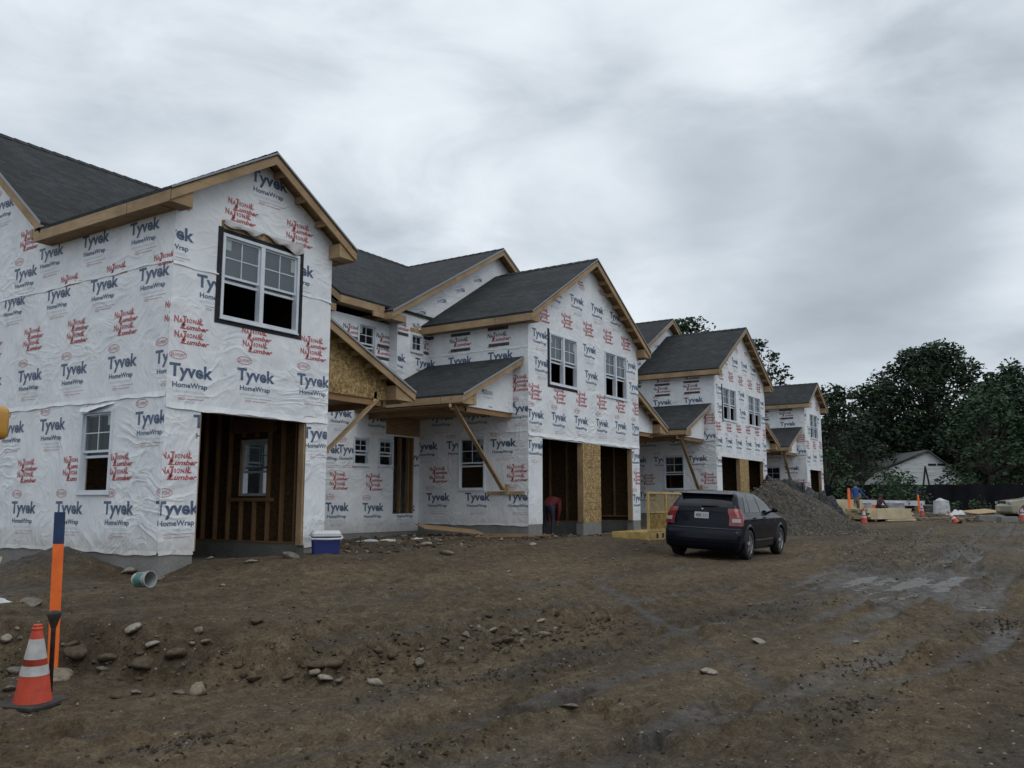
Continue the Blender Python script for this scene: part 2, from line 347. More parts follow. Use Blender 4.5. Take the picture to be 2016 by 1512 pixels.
def pathdist(x, y, pts):
    # smooth the polyline a little first
    P = np.array(pts, float)
    for _ in range(2):
        Q = [P[0]]
        for a, b in zip(P[:-1], P[1:]): Q += [a*.75+b*.25, a*.25+b*.75]
        Q.append(P[-1]); P = np.array(Q)
    best = np.full(x.shape, 99.); sgn = np.zeros(x.shape); arc = np.zeros(x.shape); acc = 0
    for a, b in zip(P[:-1], P[1:]):
        d = b-a; l = math.hypot(*d)
        t = np.clip(((x-a[0])*d[0]+(y-a[1])*d[1])/(l*l), 0, 1)
        qx = x-a[0]-t*d[0]; qy = y-a[1]-t*d[1]; q = np.hypot(qx, qy); k = q < best
        best = np.where(k, q, best); sgn = np.where(k, np.sign(d[0]*qy-d[1]*qx), sgn); arc = np.where(k, acc+t*l, arc); acc += l
    return best, best*sgn, arc
CLODS = [((4.95, 3.95), .55, .17, .10), ((7.4, 1.75), .9, .22, .07), ((9.2, 1.9), .9, .2, .05), ((6.7, 4.9), 1.3, .2, .09), ((8.4, 4.55), 1.2, .22, .09), ((12.5, .9), .8, .2, .05), ((4.2, 5.6), .6, .15, .04), ((12.4, 3.55), 1.2, .3, .05)]
def ground_z(x, y, detail=True):
    x = np.asarray(x, float); y = np.asarray(y, float)
    z = base_z(x, y)
    toe = toe_y(x)
    onbank = sstep((y-toe)/.8)*sstep((12.5-y)/2)
    wet = .75*sstep(.42+fbm(x+9, y-3, .23, 3)*2.2)*(1-.8*onbank)
    wet = np.maximum(wet, np.exp(-(((x-8.05)/.6)**2+((y-14.1)/.9)**2)))
    farq = 1-.55*sstep((np.hypot(x, y)-11)/7)
    h = fbm(x, y, .35, 3)*.10+fbm(x, y, 1.6, 4, .55)*(.035+.065*onbank)*farq
    r = np.abs(fbm(x+30, y+11, 3.2, 4, .6)); h = h+(.05-r*.10)*.22*farq
    foot = np.exp(-((y-toe-.35)/.6)**2)*np.interp(x, [0, 9, 14], [1, .9, .2])
    h = h+foot*(np.abs(fbm(x, y, 4.5, 4, .65))*.14-.03)
    trk = np.zeros(x.shape)
    for pts, w, dp in TR:
        d, sd, arc = pathdist(x, y, pts)
        w2 = w*(.9+.3*(.5+fbm(x+40, y, .4, 2)))
        on = sstep(.9+fbm(arc*.35+dp*100, sd*.0+3, .7, 2)*2.)
        prof = -np.exp(-(d/w2*.95)**4)+.8*np.exp(-((d-w2*1.5)/.07)**2)*(1+2.0*fbm(x, y, 3.5, 3))
        tread = (np.sin((arc+np.abs(sd)*.8)*2*math.pi/.13)*.5+.5)*np.exp(-(d/(w2*.9))**6)
        nearq = 1/(1+np.maximum(0, np.hypot(x, y)-9)/5)
        h = h*(1-.8*on*np.exp(-(d/w2)**4))+on*(dp*1.45*prof+.014*tread*nearq)
        wet = np.maximum(wet, on*.9*np.exp(-(d/(w2*1.0))**4)); trk = np.maximum(trk, on*np.exp(-(d/w2)**4))
    for (cx_, cy_), a, b, hh in CLODS:
        ang = math.atan2(-.32, 1); u = (x-cx_)*math.cos(ang)+(y-cy_)*math.sin(ang); v = -(x-cx_)*math.sin(ang)+(y-cy_)*math.cos(ang)
        e = np.exp(-((u/a)**2+(v/b)**2)); h = h+e*hh*.45*(.6+1.6*np.abs(fbm(x, y, 7, 4, .6))+1.8*np.abs(fbm(x+5, y, 17, 2, .6))); wet = np.maximum(wet, .8*e)
    # low wet hollow where water stands
    e = np.exp(-(((x-16.7)/1.9)**2+((y-2.45)/.8)**2)); h = h-.03*e; wet = np.maximum(wet, e*1.0)
    e2 = np.exp(-(((x-22)/5)**2+((y-2.4)/2)**2)); wet = np.maximum(wet, .3*e2)
    damp = np.exp(-((x-y*.2)-24)**2/200.)
    for i in range(len(PUD)):
        zc = float(base_z(PUD[i][0], PUD[i][1]))-.03; r_ = pud_r(x, y, i); k = sstep((1.35-r_)/.6); z = z*(1-k)+zc*k; h = h*(1-.84*k)-.03*k; wet = np.maximum(wet, sstep((1.7-r_)/.7))
    h = h*(1-.6*sstep((3.6-np.abs(x-20.5))/.8)*sstep((1.8-np.abs(y-7.1))/.6))
    near = 1/(1+np.maximum(0, np.hypot(x, y)-30)/25)
    rough_ = .45+.9*sstep(.5+fbm(x-20, y+8, .6, 2)*3)
    fine = (fbm(x, y, 9, 3, .6)*.015+np.maximum(0, fbm(x+70, y-20, 14, 2, .5)-.14)*.05)*rough_
    z = z+h*near+(fine if detail else 0)
    for i in range(len(PUD)):
        r_ = pud_r(x, y, i); lv = float(base_z(PUD[i][0], PUD[i][1]))-.062; z = np.where((r_ > 1.0) & (r_ < 4), np.maximum(z, lv+.010-.10*np.maximum(0, r_-1.12)), z)
    return z, np.clip(wet, 0, 1)
def gz(x, y): return float(ground_z(np.array([x]), np.array([y]), False)[0][0])
def axis(lo, fa, fb, hi, st, gr):
    a = [fa]; s = st
    while a[-1] > lo: s *= gr; a.append(a[-1]-s)
    b = list(np.arange(fa+st, fb, st)); s = st; b.append(fb)
    while b[-1] < hi: s *= gr; b.append(b[-1]+s)
    return np.array(a[::-1]+b)
gx = axis(-60, 2.6, 16, 420, .038, 1.016); gy = axis(-70, -.6, 11.5, 260, .038, 1.04)
GX, GY = np.meshgrid(gx, gy)
GZ, GW = ground_z(GX.ravel(), GY.ravel())
me = bpy.data.meshes.new('ground'); nx, ny = len(gx), len(gy)
co = np.stack([GX.ravel(), GY.ravel(), GZ], 1); me.vertices.add(nx*ny); me.vertices.foreach_set('co', co.ravel())
ii = (np.arange(ny-1)[:, None]*nx+np.arange(nx-1)[None]).ravel()
fc = np.stack([ii, ii+1, ii+nx+1, ii+nx], 1); nf = len(fc)
me.loops.add(nf*4); me.loops.foreach_set('vertex_index', fc.ravel().astype(np.int32)); me.polygons.add(nf); me.polygons.foreach_set('loop_start', np.arange(nf, dtype=np.int32)*4)
me.polygons.foreach_set('use_smooth', np.ones(nf, bool)); me.update(calc_edges=True)
at = me.attributes.new('wet', 'FLOAT', 'POINT'); at.data.foreach_set('value', GW)
def mud(t, b):
    p = objco(t); a = nd(t, 'ShaderNodeAttribute', attribute_name='wet').outputs['Fac']
    n = noise(t, p, .9, 6, .6); f = noise(t, p, 7, 6, .68); g = noise(t, p, 38, 4, .7)
    dry = ramp(t, f, [(.28, (.043, .029, .016)), (.5, (.084, .060, .034)), (.74, (.140, .106, .066))])
    wetc = ramp(t, f, [(.28, (.030, .022, .014)), (.55, (.056, .044, .031)), (.75, (.092, .077, .058))])
    w = mth(t, 'ADD', a, mth(t, 'MULTIPLY', mth(t, 'SUBTRACT', n, .5), 1.9), clamp=True); big = noise(t, mapn(t, p, (.28, .8, 1), (0, 0, .3)), .9, 4, .6)
    c = mix(t, w, dry, wetc); c = mix(t, 1., c, ramp(t, big, [(.3, .55), (.7, 1.32)]), 'MULTIPLY'); c = mix(t, .65, c, mix(t, 1., c, ramp(t, g, [(.3, .2), (.7, 1.85)]), 'MULTIPLY'))
    vo = nd(t, 'ShaderNodeTexVoronoi', i_Scale=15., feature='F1'); t.links.new(p, vo.inputs['Vector'])
    sp = nd(t, 'ShaderNodeSeparateColor'); t.links.new(vo.outputs['Color'], sp.inputs[0])
    peb = mth(t, 'MULTIPLY', mth(t, 'LESS_THAN', vo.outputs['Distance'], .17), mth(t, 'GREATER_THAN', sp.outputs[0], .90))
    c = mix(t, peb, c, (.24, .22, .19))
    vo2 = nd(t, 'ShaderNodeTexVoronoi', i_Scale=42., feature='F1'); t.links.new(p, vo2.inputs['Vector']); sp2 = nd(t, 'ShaderNodeSeparateColor'); t.links.new(vo2.outputs['Color'], sp2.inputs[0])
    peb2 = mth(t, 'MULTIPLY', mth(t, 'LESS_THAN', vo2.outputs['Distance'], .22), mth(t, 'GREATER_THAN', sp2.outputs[0], .93))
    c = mix(t, peb2, c, (.17, .15, .125))
    t.links.new(c, b.inputs['Base Color'])
    t.links.new(ramp(t, mth(t, 'MULTIPLY', w, mth(t, 'ADD', f, .35)), [(.2, .95), (.65, .68), (.95, .42)]), b.inputs['Roughness'])
    h = mth(t, 'ADD', mth(t, 'ADD', f, mth(t, 'MULTIPLY', g, .45)), mth(t, 'MULTIPLY', peb, .3)); bump(t, b, h, .8, .03)
    b.inputs['Specular IOR Level'].default_value = .3
M_MUD = mat('mud', build=mud); me.materials.append(M_MUD)
go = bpy.data.objects.new('ground', me); COL.objects.link(go); tag(go, 'churned brown dirt of the building site with wheel ruts', kind='structure')
# standing water
def waterf(t, b):
    bump(t, b, noise(t, mapn(t, objco(t), (1, 2.5, 1)), 9, 5), 1.0, .05)
M_WATER = mat('water', (.14, .13, .115), .12, spec=1.0, build=waterf)
def puddle(i, label):
    a, b, rx, ry, ro = PUD[i]; R_ = max(rx, ry)*1.6; st = max(.035, R_/70)
    xs = np.arange(a-R_, a+R_, st); ys = np.arange(b-min(R_, ry*2+.4), b+min(R_, ry*2+.4), st); X, Y = np.meshgrid(xs, ys); z = ground_z(X.ravel(), Y.ravel())[0].reshape(X.shape)
    lv = float(base_z(a, b))-.062; ok = (z < lv+.002) & (pud_r(X, Y, i) < 1.12)
    s = MB(); idx = {}
    for j in range(len(ys)-1):
        for k in range(len(xs)-1):
            if ok[j, k] or ok[j+1, k] or ok[j, k+1] or ok[j+1, k+1]:
                f = []
                for (q, p) in ((j, k), (j, k+1), (j+1, k+1), (j+1, k)):
                    if (q, p) not in idx: idx[(q, p)] = len(s.v); s.v.append((float(xs[p]), float(ys[q]), lv))
                    f.append(idx[(q, p)])
                s.f.append(tuple(f)); s.m.append(0)
    if s.f: o = s.build('puddle', M_WATER); tag(o, label, 'puddle', kind='structure')
for i, lb in enumerate(('wide shallow puddle in the ruts of the site road', 'narrow puddle in the wheel ruts near the right edge', 'small puddle in a rut of the near road', 'tiny puddle on the near road', 'far puddle on the site road')): puddle(i, lb)

# ------------------------------------------------------------------ lettering
_G = {}
def glyph(s, size=1., bold=0., shear=0., sx=1., sp=1.):
    k = (s, size, bold, shear, sx, sp)
    if k in _G: return _G[k]
    c = bpy.data.curves.new('t', 'FONT'); c.body = s; c.size = 1; c.offset = bold; c.shear = shear; c.space_character = sp
    c.resolution_u = 2; c.align_x = 'CENTER'
    o = bpy.data.objects.new('t', c); COL.objects.link(o); bpy.context.view_layer.update()
    m = o.to_mesh(); m.calc_loop_triangles()
    V = np.array([v.co[:2] for v in m.vertices]).reshape(-1, 2); T = np.array([t.vertices[:] for t in m.loop_triangles]).reshape(-1, 3)
    t = V[T]*size if len(T) else np.zeros((0, 3, 2)); o.to_mesh_clear()
    bpy.data.objects.remove(o); bpy.data.curves.remove(c)
    t[..., 0] *= sx; _G[k] = t; return t
def rectt(x0, y0, x1, y1): return np.array([[[x0, y0], [x1, y0], [x1, y1]], [[x0, y0], [x1, y1], [x0, y1]]], float)
def off2(t, x, y): return t+np.array([x, y])
def fitw(s, w, h, x, y, bold=.0, shear=0., sp=1.):
    # text of a given width and cap height, centred on x with its baseline at y
    t = glyph(s, 1., bold, shear, 1., sp); a = t.reshape(-1, 2); x0, x1 = a[:, 0].min(), a[:, 0].max()
    cap = .73
    o = t.copy(); o[..., 0] = (o[..., 0]-(x0+x1)/2)*w/(x1-x0)+x; o[..., 1] = o[..., 1]*h/cap+y
    return o
def ringt(cx_, cy_, a, b, wd, n=28):
    o = []
    for i in range(n):
        t0, t1 = 2*math.pi*i/n, 2*math.pi*(i+1)/n
        p = [(cx_+a*math.cos(t0), cy_+b*math.sin(t0)), (cx_+a*math.cos(t1), cy_+b*math.sin(t1)), (cx_+(a-wd)*math.cos(t1), cy_+(b-wd)*math.sin(t1)), (cx_+(a-wd)*math.cos(t0), cy_+(b-wd)*math.sin(t0))]
        o += [[p[0], p[1], p[2]], [p[0], p[2], p[3]]]
    return np.array(o)
INKS = [M_NAVY, M_RED, M_PINK, M_BLACK, M_GREYI, M_INKW]
def logoT(oval=True):
    L_ = [(0, fitw('Tyvek', .85, .22, 0, -.085, .032, 0, 1.0)), (0, fitw('HomeWrap', .68, .088, -.02, -.265, .024))]
    if oval: L_ += [(1, ringt(-.27, .265, .165, .072, .009)), (1, fitw('DU PONT', .26, .062, -.27, .234, .0))]
    for i, (w, y) in enumerate(((.62, -.325), (.66, -.345))): L_.append((4, rectt(-.36, y, -.36+w, y+.0035)))
    L_.append((4, rectt(-.25, -.405, .05, -.396))); L_.append((4, rectt(.07, -.405, .36, -.394)))
    L_.append((2, ringt(-.17, -.45, .07, .02, .009))); L_.append((2, rectt(-.08, -.455, .25, -.446)))
    return L_
def logoN(c=1, bar=False):
    L_ = []; h = .115
    for ch, x, w, hh, y in (('N', -.29, .085, 1.3, -.012), ('A', -.205, .075, .95, -.02), ('T', -.135, .075, 1.3, -.0), ('I', -.075, .022, .85, 0), ('O', -.018, .06, .85, 0), ('N', .062, .07, .85, 0), ('A', .14, .07, 1.1, 0), ('L', .20, .06, 1.35, 0)):
        L_.append((c, fitw(ch, w, h*hh*.74, x, y+.025, .03)))
    L_ += [(1, fitw('Lumber', .53, .082, .085, -.085, .03, .35))]
    L_ += [(1, np.array([[[-.22, -.085], [-.17, -.085], [-.09, .09]], [[-.20, -.04], [-.155, -.04], [-.10, .125]], [[.13, .02], [.16, .02], [.235, .135]]]))]
    return L_
def logoB():
    L_ = [(m, t*1.4) for m, t in logoN(3)]
    L_ += [(3, rectt(-.42, -.31, .42, -.20)), ('W', fitw('national-lumber.com', .76, .062, 0, -.287, .0))]
    return L_
def logoP(flip=True):
    s = -1 if flip else 1
    L_ = [(0, fitw('PRO', .27, .15, -.14, -.06, .03)), (0, fitw('LINX', .28, .13, .15, -.06, .0)), (4, rectt(-.2, -.14, .3, -.12)), (4, rectt(-.15, -.17, .2, -.16)), (0, fitw('Tamlyn', .2, .05, .18, -.42, .01, .3))]
    return [(m, t*s) for m, t in L_]
def logoU():
    return [(1, ringt(0, 0, .165, .072, .009)), (1, fitw('DU PONT', .26, .062, 0, -.031, .0))]
LOGO = {'T': logoT(), 't': logoT(False), 'N': logoN(), 'B': logoB(), 'P': logoP(), 'p': logoP(False), 'U': logoU()}
def clip_half(poly, a, b, c):
    o = []; n = len(poly)
    for i in range(n):
        p, q = poly[i], poly[(i+1) % n]; dp = a*p[0]+b*p[1]+c; dq = a*q[0]+b*q[1]+c
        if dp >= 0: o.append(p)
        if (dp >= 0) != (dq >= 0): t = dp/(dp-dq); o.append((p[0]+(q[0]-p[0])*t, p[1]+(q[1]-p[1])*t))
    return o
def hp(poly):
    r = []; n = len(poly)
    for i in range(n):
        (x0, y0), (x1, y1) = poly[i], poly[(i+1) % n]; a, b = -(y1-y0), (x1-x0); r.append((a, b, -(a*x0+b*y0)))
    return r
def pts_sub_rect(poly, r):
    u0, u1, v0, v1 = r; out = []
    l = clip_half(poly, -1, 0, u0); rr = clip_half(poly, 1, 0, -u1)
    mid = clip_half(clip_half(poly, 1, 0, -u0), -1, 0, u1) if poly else []
    if len(l) > 2: out.append(l)
    if len(rr) > 2: out.append(rr)
    if len(mid) > 2:
        lo = clip_half(mid, 0, -1, v0); hi = clip_half(mid, 0, 1, -v1)
        if len(lo) > 2: out.append(lo)
        if len(hi) > 2: out.append(hi)
    return out
class Frame:
    # wall frame: u along U, z up, n outwards
    def __init__(s, origin, U, Nn): s.o = Vector(origin); s.U = Vector(U); s.N = Vector(Nn)
    def __call__(s, u, z, n=0.): p = s.o+s.U*u+s.N*n; return (p.x, p.y, p.z+z)
def lettering(parent, fr, outline, holes, items, tilt=0.0, prox=.004, clipz=None):
    """items: (kind, u, z[, scale[, tilt]]); outline is a convex anticlockwise polygon in (u,z)"""
    H = hp(outline); s = MB()
    flipu = (fr.U.cross(Vector((0, 0, 1)))).dot(fr.N) < 0      # u runs right-to-left seen from outside
    for it in items:
        kind, u, z = it[:3]; sc = it[3] if len(it) > 3 else 1.; tl = it[4] if len(it) > 4 else tilt
        ca, sa = math.cos(tl)*sc, math.sin(tl)*sc
        bb = [(u+a*.5*sc, z+b*.52*sc) for a in (-1, 1) for b in (-1, 1)]
        ins = [all(h[0]*p[0]+h[1]*p[1]+h[2] >= 0 for p in bb) for h in H]; Hq = [h for h, k in zip(H, ins) if not k]
        hq = [r for r in holes if not (r[1] < bb[0][0] or r[0] > bb[3][0] or r[3] < bb[0][1] or r[2] > bb[3][1])]
        for li_, (mi, tris) in enumerate(LOGO[kind]):
            lift = prox+li_*.0003
            if mi == 'W': mi = 5; lift = prox+.003
            for t in tris:
                poly = []
                for x, y in t:
                    xx, yy = x*ca-y*sa, x*sa+y*ca
                    poly.append((u+(-xx if flipu else xx), z+yy))
                for h in Hq:
                    poly = clip_half(poly, *h)
                    if len(poly) < 3: break
                if len(poly) < 3: continue
                ps = [poly]
                for r in hq:
                    q = []
                    for pp in ps: q += pts_sub_rect(pp, r)
                    ps = q
                for pp in ps:
                    s.quad(*[fr(a, b, lift) for a, b in pp], m=mi)
    if s.f: return s.build('printed_lettering', INKS, parent)
# ------------------------------------------------------------------ walls
def wall(parent, fr, u0, u1, z0, z1, holes=(), gable=None, th=.15, name='wall', mats=None):
    """sheet wall of thickness th with rectangular holes; gable = extra (u,z) points above z1"""
    s = MB(); us = sorted(set([u0, u1]+[c for h in holes for c in h[:2]])); zs = sorted(set([z0, z1]+[c for h in holes for c in h[2:]]))
    us = [a for a in us if u0 <= a <= u1]; zs = [a for a in zs if z0 <= a <= z1]
    def solid(i, j):
        if not (0 <= i < len(us)-1 and 0 <= j < len(zs)-1): return False
        cu, cz = (us[i]+us[i+1])/2, (zs[j]+zs[j+1])/2
        return not any(h[0] < cu < h[1] and h[2] < cz < h[3] for h in holes)
    for i in range(len(us)-1):
        for j in range(len(zs)-1):
            if not solid(i, j): continue
            a, b, c, d = us[i], us[i+1], zs[j], zs[j+1]
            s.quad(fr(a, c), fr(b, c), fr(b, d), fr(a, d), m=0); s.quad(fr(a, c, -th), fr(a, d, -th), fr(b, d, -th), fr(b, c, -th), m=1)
            for (di, dj, e0, e1) in ((-1, 0, (a, c), (a, d)), (1, 0, (b, c), (b, d)), (0, -1, (a, c), (b, c)), (0, 1, (a, d), (b, d))):
                if solid(i+di, j+dj): continue
                if gable and dj == 1 and j == len(zs)-2: continue
                out_ = not (0 <= i+di < len(us)-1)
                s.quad(fr(*e0), fr(*e1), fr(*e1, -th), fr(*e0, -th), m=0 if out_ else 2)
    if gable:
        P = [(u0, z1), (u1, z1)]+list(gable)
        s.quad(*[fr(a, b) for a, b in P], m=0); s.quad(*[fr(a, b, -th) for a, b in P][::-1], m=1)
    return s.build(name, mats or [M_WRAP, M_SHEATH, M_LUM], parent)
def fbox(s, fr, u0, u1, z0, z1, n0, n1, m=0): s.box((u0, z0, n0), (u1, z1, n1), m, T=lambda a, b, c: fr(a, b, c))
def window(parent, fr, u0, u1, z0, z1, units=1, tape='', opened=True, stick=True, grid=2, sash=True, label=None, glass=None):
    """vinyl double-hung window; lower sash raised when opened"""
    w = .055; s = MB()
    fbox(s, fr, u0, u1, z1-w, z1, -.10, .028); fbox(s, fr, u0, u1, z0, z0+w, -.10, .028)
    fbox(s, fr, u0, u0+w, z0+w, z1-w, -.10, .028); fbox(s, fr, u1-w, u1, z0+w, z1-w, -.10, .028)
    fbox(s, fr, u0-.012, u1+.012, z0-.03, z0, -.02, .045)
    ins = [(u0+w, u1-w)]
    if units == 2:
        c = (u0+u1)/2; fbox(s, fr, c-.045, c+.045, z0+w, z1-w, -.10, .026); ins = [(u0+w, c-.045), (c+.045, u1-w)]
    f = s.build('window', M_WHITE, parent, bevel=.004)
    if label: f['label'] = label
    for k, (a, b) in enumerate(ins):
        c0, c1 = z0+w, z1-w; mid = (c0+c1)/2 if sash else c0
        q = .032; t = MB()
        for lo, hi, n in ((mid-.02, c1, -.02),):
            fbox(t, fr, a, b, hi-q, hi, n-.03, n); fbox(t, fr, a, b, lo, lo+q+.01, n-.03, n); fbox(t, fr, a, a+q, lo+q+.01, hi-q, n-.03, n); fbox(t, fr, b-q, b, lo+q+.01, hi-q, n-.03, n)
            if grid:
                g = .009; cu = (a+b)/2; cz = (lo+hi)/2
                fbox(t, fr, cu-g, cu+g, lo+q+.01, hi-q, n-.02, n-.008); fbox(t, fr, a+q, cu-g, cz-g, cz+g, n-.02, n-.008); fbox(t, fr, cu+g, b-q, cz-g, cz+g, n-.02, n-.008)
        if sash:
            if opened:   # raised lower sash stands behind the upper one
                lo, hi, n = mid-.11, c1-.02, -.055
            else: lo, hi, n = c0, mid+.02, -.055
            fbox(t, fr, a, b, hi-q, hi, n-.03, n); fbox(t, fr, a, b, lo, lo+q+.012, n-.03, n); fbox(t, fr, a, a+q, lo+q+.012, hi-q, n-.03, n); fbox(t, fr, b-q, b, lo+q+.012, hi-q, n-.03, n)
        t.build('sash', M_WHITE, f)
        p = MB()
        up0 = mid-.02
        pq = lambda u_0, u_1, z_0, z_1, n_: p.quad(fr(u_0, z_0, n_), fr(u_1, z_0, n_), fr(u_1, z_1, n_), fr(u_0, z_1, n_))
        pq(a+q, b-q, up0+q+.01, c1-q, -.036)
        if sash and opened: pq(a+q, b-q, mid-.11+q+.012, c1-.02-q, -.07)
        elif sash: pq(a+q, b-q, c0+q+.012, mid+.02-q, -.07)
        p.build('pane', glass or M_GLASS, f)
        if stick:
            st = MB(); e = q
            if k == 0:
                fbox(st, fr, a+e, a+e+.13, c1-q-.19, c1-q, -.0345, -.032)
                st.build('pane_sticker', M_STICK, f)
            elif k == 1:
                fbox(st, fr, b-e-.09, b-e, c1-q-.26, c1-q-.02, -.0345, -.032); st.build('pane_sticker', M_STICK, f)
    if tape:
        t = MB(); e = .10
        if 'l' in tape: fbox(t, fr, u0-e, u0, z0-e, z1+e, .002, .012)
        if 'r' in tape: fbox(t, fr, u1, u1+e, z0-e, z1+e, .002, .012)
        if 't' in tape: fbox(t, fr, u0, u1, z1, z1+e*.8, .002, .012)
        if 'b' in tape: fbox(t, fr, u0, u1, z0-e, z0-.03, .002, .012)
        t.build('flashing_tape', M_TAPE, f)
    return f
def slab(s, P, th, m=0):
    """roof plane: polygon P (top surface) thickened downwards"""
    a = [Vector(p) for p in P]; s.prism([tuple(p) for p in a], (0, 0, -th), m)
    k = len(P); j = len(s.m)-k-2
    z0 = sum((s.v[i][2] for i in s.f[j]))/k; z1 = sum((s.v[i][2] for i in s.f[j+1]))/k
    s.m[j if z0 < z1 else j+1] = 1
# ------------------------------------------------------------------ the townhouses
SL = .61; OV = .35; YF = 12.29; YR = 11.95; YM = 16.05; YE = 15.70
def gable_block(H, x0, x1, zridge, zb, holes, items, side_holes_l=(), side_items_l=(), side_holes_r=(), tilt=0., backY=None, window_fn=None, garage=None, rails=True, fnd_z=-1.3, yback=YM, mats=None):
    """projecting garage wing with a street gable: x0..x1, ridge height at the rake"""
    c = (x0+x1)/2; hw = (x1-x0)/2
    top = lambda x: zridge-SL*abs(x-c)
    zt = top(x0)-.10                    # wall height at its corners, below the roof deck
    frF = Frame((0, YF, 0), (1, 0, 0), (0, -1, 0)); frL = Frame((x0, 0, 0), (0, 1, 0), (-1, 0, 0)); frR = Frame((x1, 0, 0), (0, 1, 0), (1, 0, 0))
    wall(H, frF, x0, x1, zb, zt, holes, gable=[(c, zridge-.10)], name='front_wall')
    fr_out = [(x0+.01, zb), (x1-.01, zb), (x1-.01, zt), (c, zridge-.12), (x0+.01, zt)]
    lettering(H, frF, fr_out, holes, items, tilt)
    wall(H, frL, YF+.1501, yback, zb, zt, side_holes_l, name='side_wall')
    lettering(H, frL, [(YF+.01, zb), (yback, zb), (yback, zt), (YF+.01, zt)], side_holes_l, side_items_l)
    wall(H, frR, YF+.1501, yback, zb, zt, side_holes_r, name='side_wall')
    # roof planes
    s = MB(); yb = backY or 20.; e = x0-OV; g = x1+OV; ze = top(x0)-SL*OV
    slab(s, [(e, YR-.02, ze), (c, YR-.02, zridge), (c, yb, zridge), (e, min(yb, 16.05), ze)], .06); slab(s, [(c, YR-.02, zridge), (g, YR-.02, ze), (g, yb, ze), (c, yb, zridge)], .06)
    rp = s.build('roof', [M_SHIN, M_DECK], H)
    # ridge caps
    s = MB()
    k = .16
    yy = YR
    while yy < yb-.3:
        s.quad((c-k, yy, zridge-SL*k+.022), (c, yy, zridge+.03), (c, yy+.31, zridge+.016), (c-k, yy+.31, zridge-SL*k+.008)); s.quad((c, yy, zridge+.03), (c+k, yy, zridge-SL*k+.022), (c+k, yy+.31, zridge-SL*k+.008), (c, yy+.31, zridge+.016)); yy += .3
    s.build('ridge_cap', M_SHIN, rp)
    # rake boards
    for sx, xe in ((-1, e), (1, g)):
        s = MB(); h = .17
        zt_e = ze-.062; zt_c = zridge-.062
        s.prism([(xe, YR, zt_e), (c, YR, zt_c), (c, YR, zt_c-h), (xe, YR, zt_e-h)], (0, .035, 0))
        rb = s.build('rake_board', M_LUM, H)
        s = MB(); s.prism([(xe, YR-.022, ze-.002), (c, YR-.022, zridge-.002), (c, YR-.022, zridge-.04), (xe, YR-.022, ze-.04)], (0, -.008, 0)); s.build('drip_edge', M_DRIP, rb)
        n = max(4, int(hw/.42))
        for i in range(n):
            t = (i+.55)/n; x = xe+(c-xe)*t; z = ze+(zridge-ze)*t-.065
            s = MB(); s.box((x-.019, YR+.037, z-.14-.02), (x+.019, YF-.002, z-.03)); s.build('lookout', M_LUM, rb)
        # boxed return at the eave corner
        s = MB(); xa, xb = sorted((xe+sx*-.035, (x0 if sx < 0 else x1)+sx*-.12))
        zl = ze-.062-h-.0; zz1 = ze-.066+SL*.0
        if sx < 0: P = [(e+.036, YR+.036, zl-.01), (x0+.10, YR+.036, zl-.01), (x0+.10, YR+.036, ze+SL*(OV+.10)-.075-h), (e+.036, YR+.036, ze-.075)]
        else: P = [(g-.036, YR+.036, zl-.01), (g-.036, YR+.036, ze-.075), (x1-.10, YR+.036, ze+SL*(OV+.10)-.075-h), (x1-.10, YR+.036, zl-.01)]
        s.prism(P, (0, YF-YR-.04, 0)); s.build('cornice_return', M_LUM, rb)
    # eave fascia and soffit
    for sx, xe in ((-1, e), (1, g)):
        s = MB(); s.box((xe, YR+.037, ze-.062-.19), (xe-sx*.035, yb if sx > 0 else yback-.32, ze-.062)); fb = s.build('fascia', M_LUM, H)
        s = MB(); a, b = sorted((xe-sx*.036, (x0 if sx < 0 else x1)+sx*.002)); s.box((a, YF+.02, ze-.245), (b, yback-.32, ze-.235)); s.build('soffit', M_PLY, fb)
    return dict(c=c, hw=hw, ze=ze, e=e, g=g, zt=zt, frF=frF, frL=frL, frR=frR, roof=rp)
def foundation(H, segs, name='foundation'):
    s = MB()
    for a, b in segs: s.box(a, b)
    return s.build(name, M_CONC, H)
def studs(H, fr, u0, u1, z0, z1, n=-.155, d=.09, step=.40, skip=(), plates=True):
    u = u0+.02
    while u < u1:
        for a, b in _spans(u, z0+.04, z1-.04, skip):
            s = MB(); fbox(s, fr, u, u+.038, a, b, n-d, n); s.build('stud', M_STUD, H)
        u += step
    s = MB(); fbox(s, fr, u0, u1, z0, z0+.038, n-d, n); fbox(s, fr, u0, u1, z1-.038, z1, n-d, n); s.build('wall_plate', M_STUD, H)
def _spans(u, a, b, skip):
    sp = [(a, b)]
    for h in skip:
        if h[0]-.03 < u < h[1]:
            q = []
            for x, y in sp:
                if h[2] > x: q.append((x, min(y, h[2]-.04)))
                if h[3] < y: q.append((max(x, h[3]+.04), y))
            sp = q
    return [p for p in sp if p[1]-p[0] > .1]
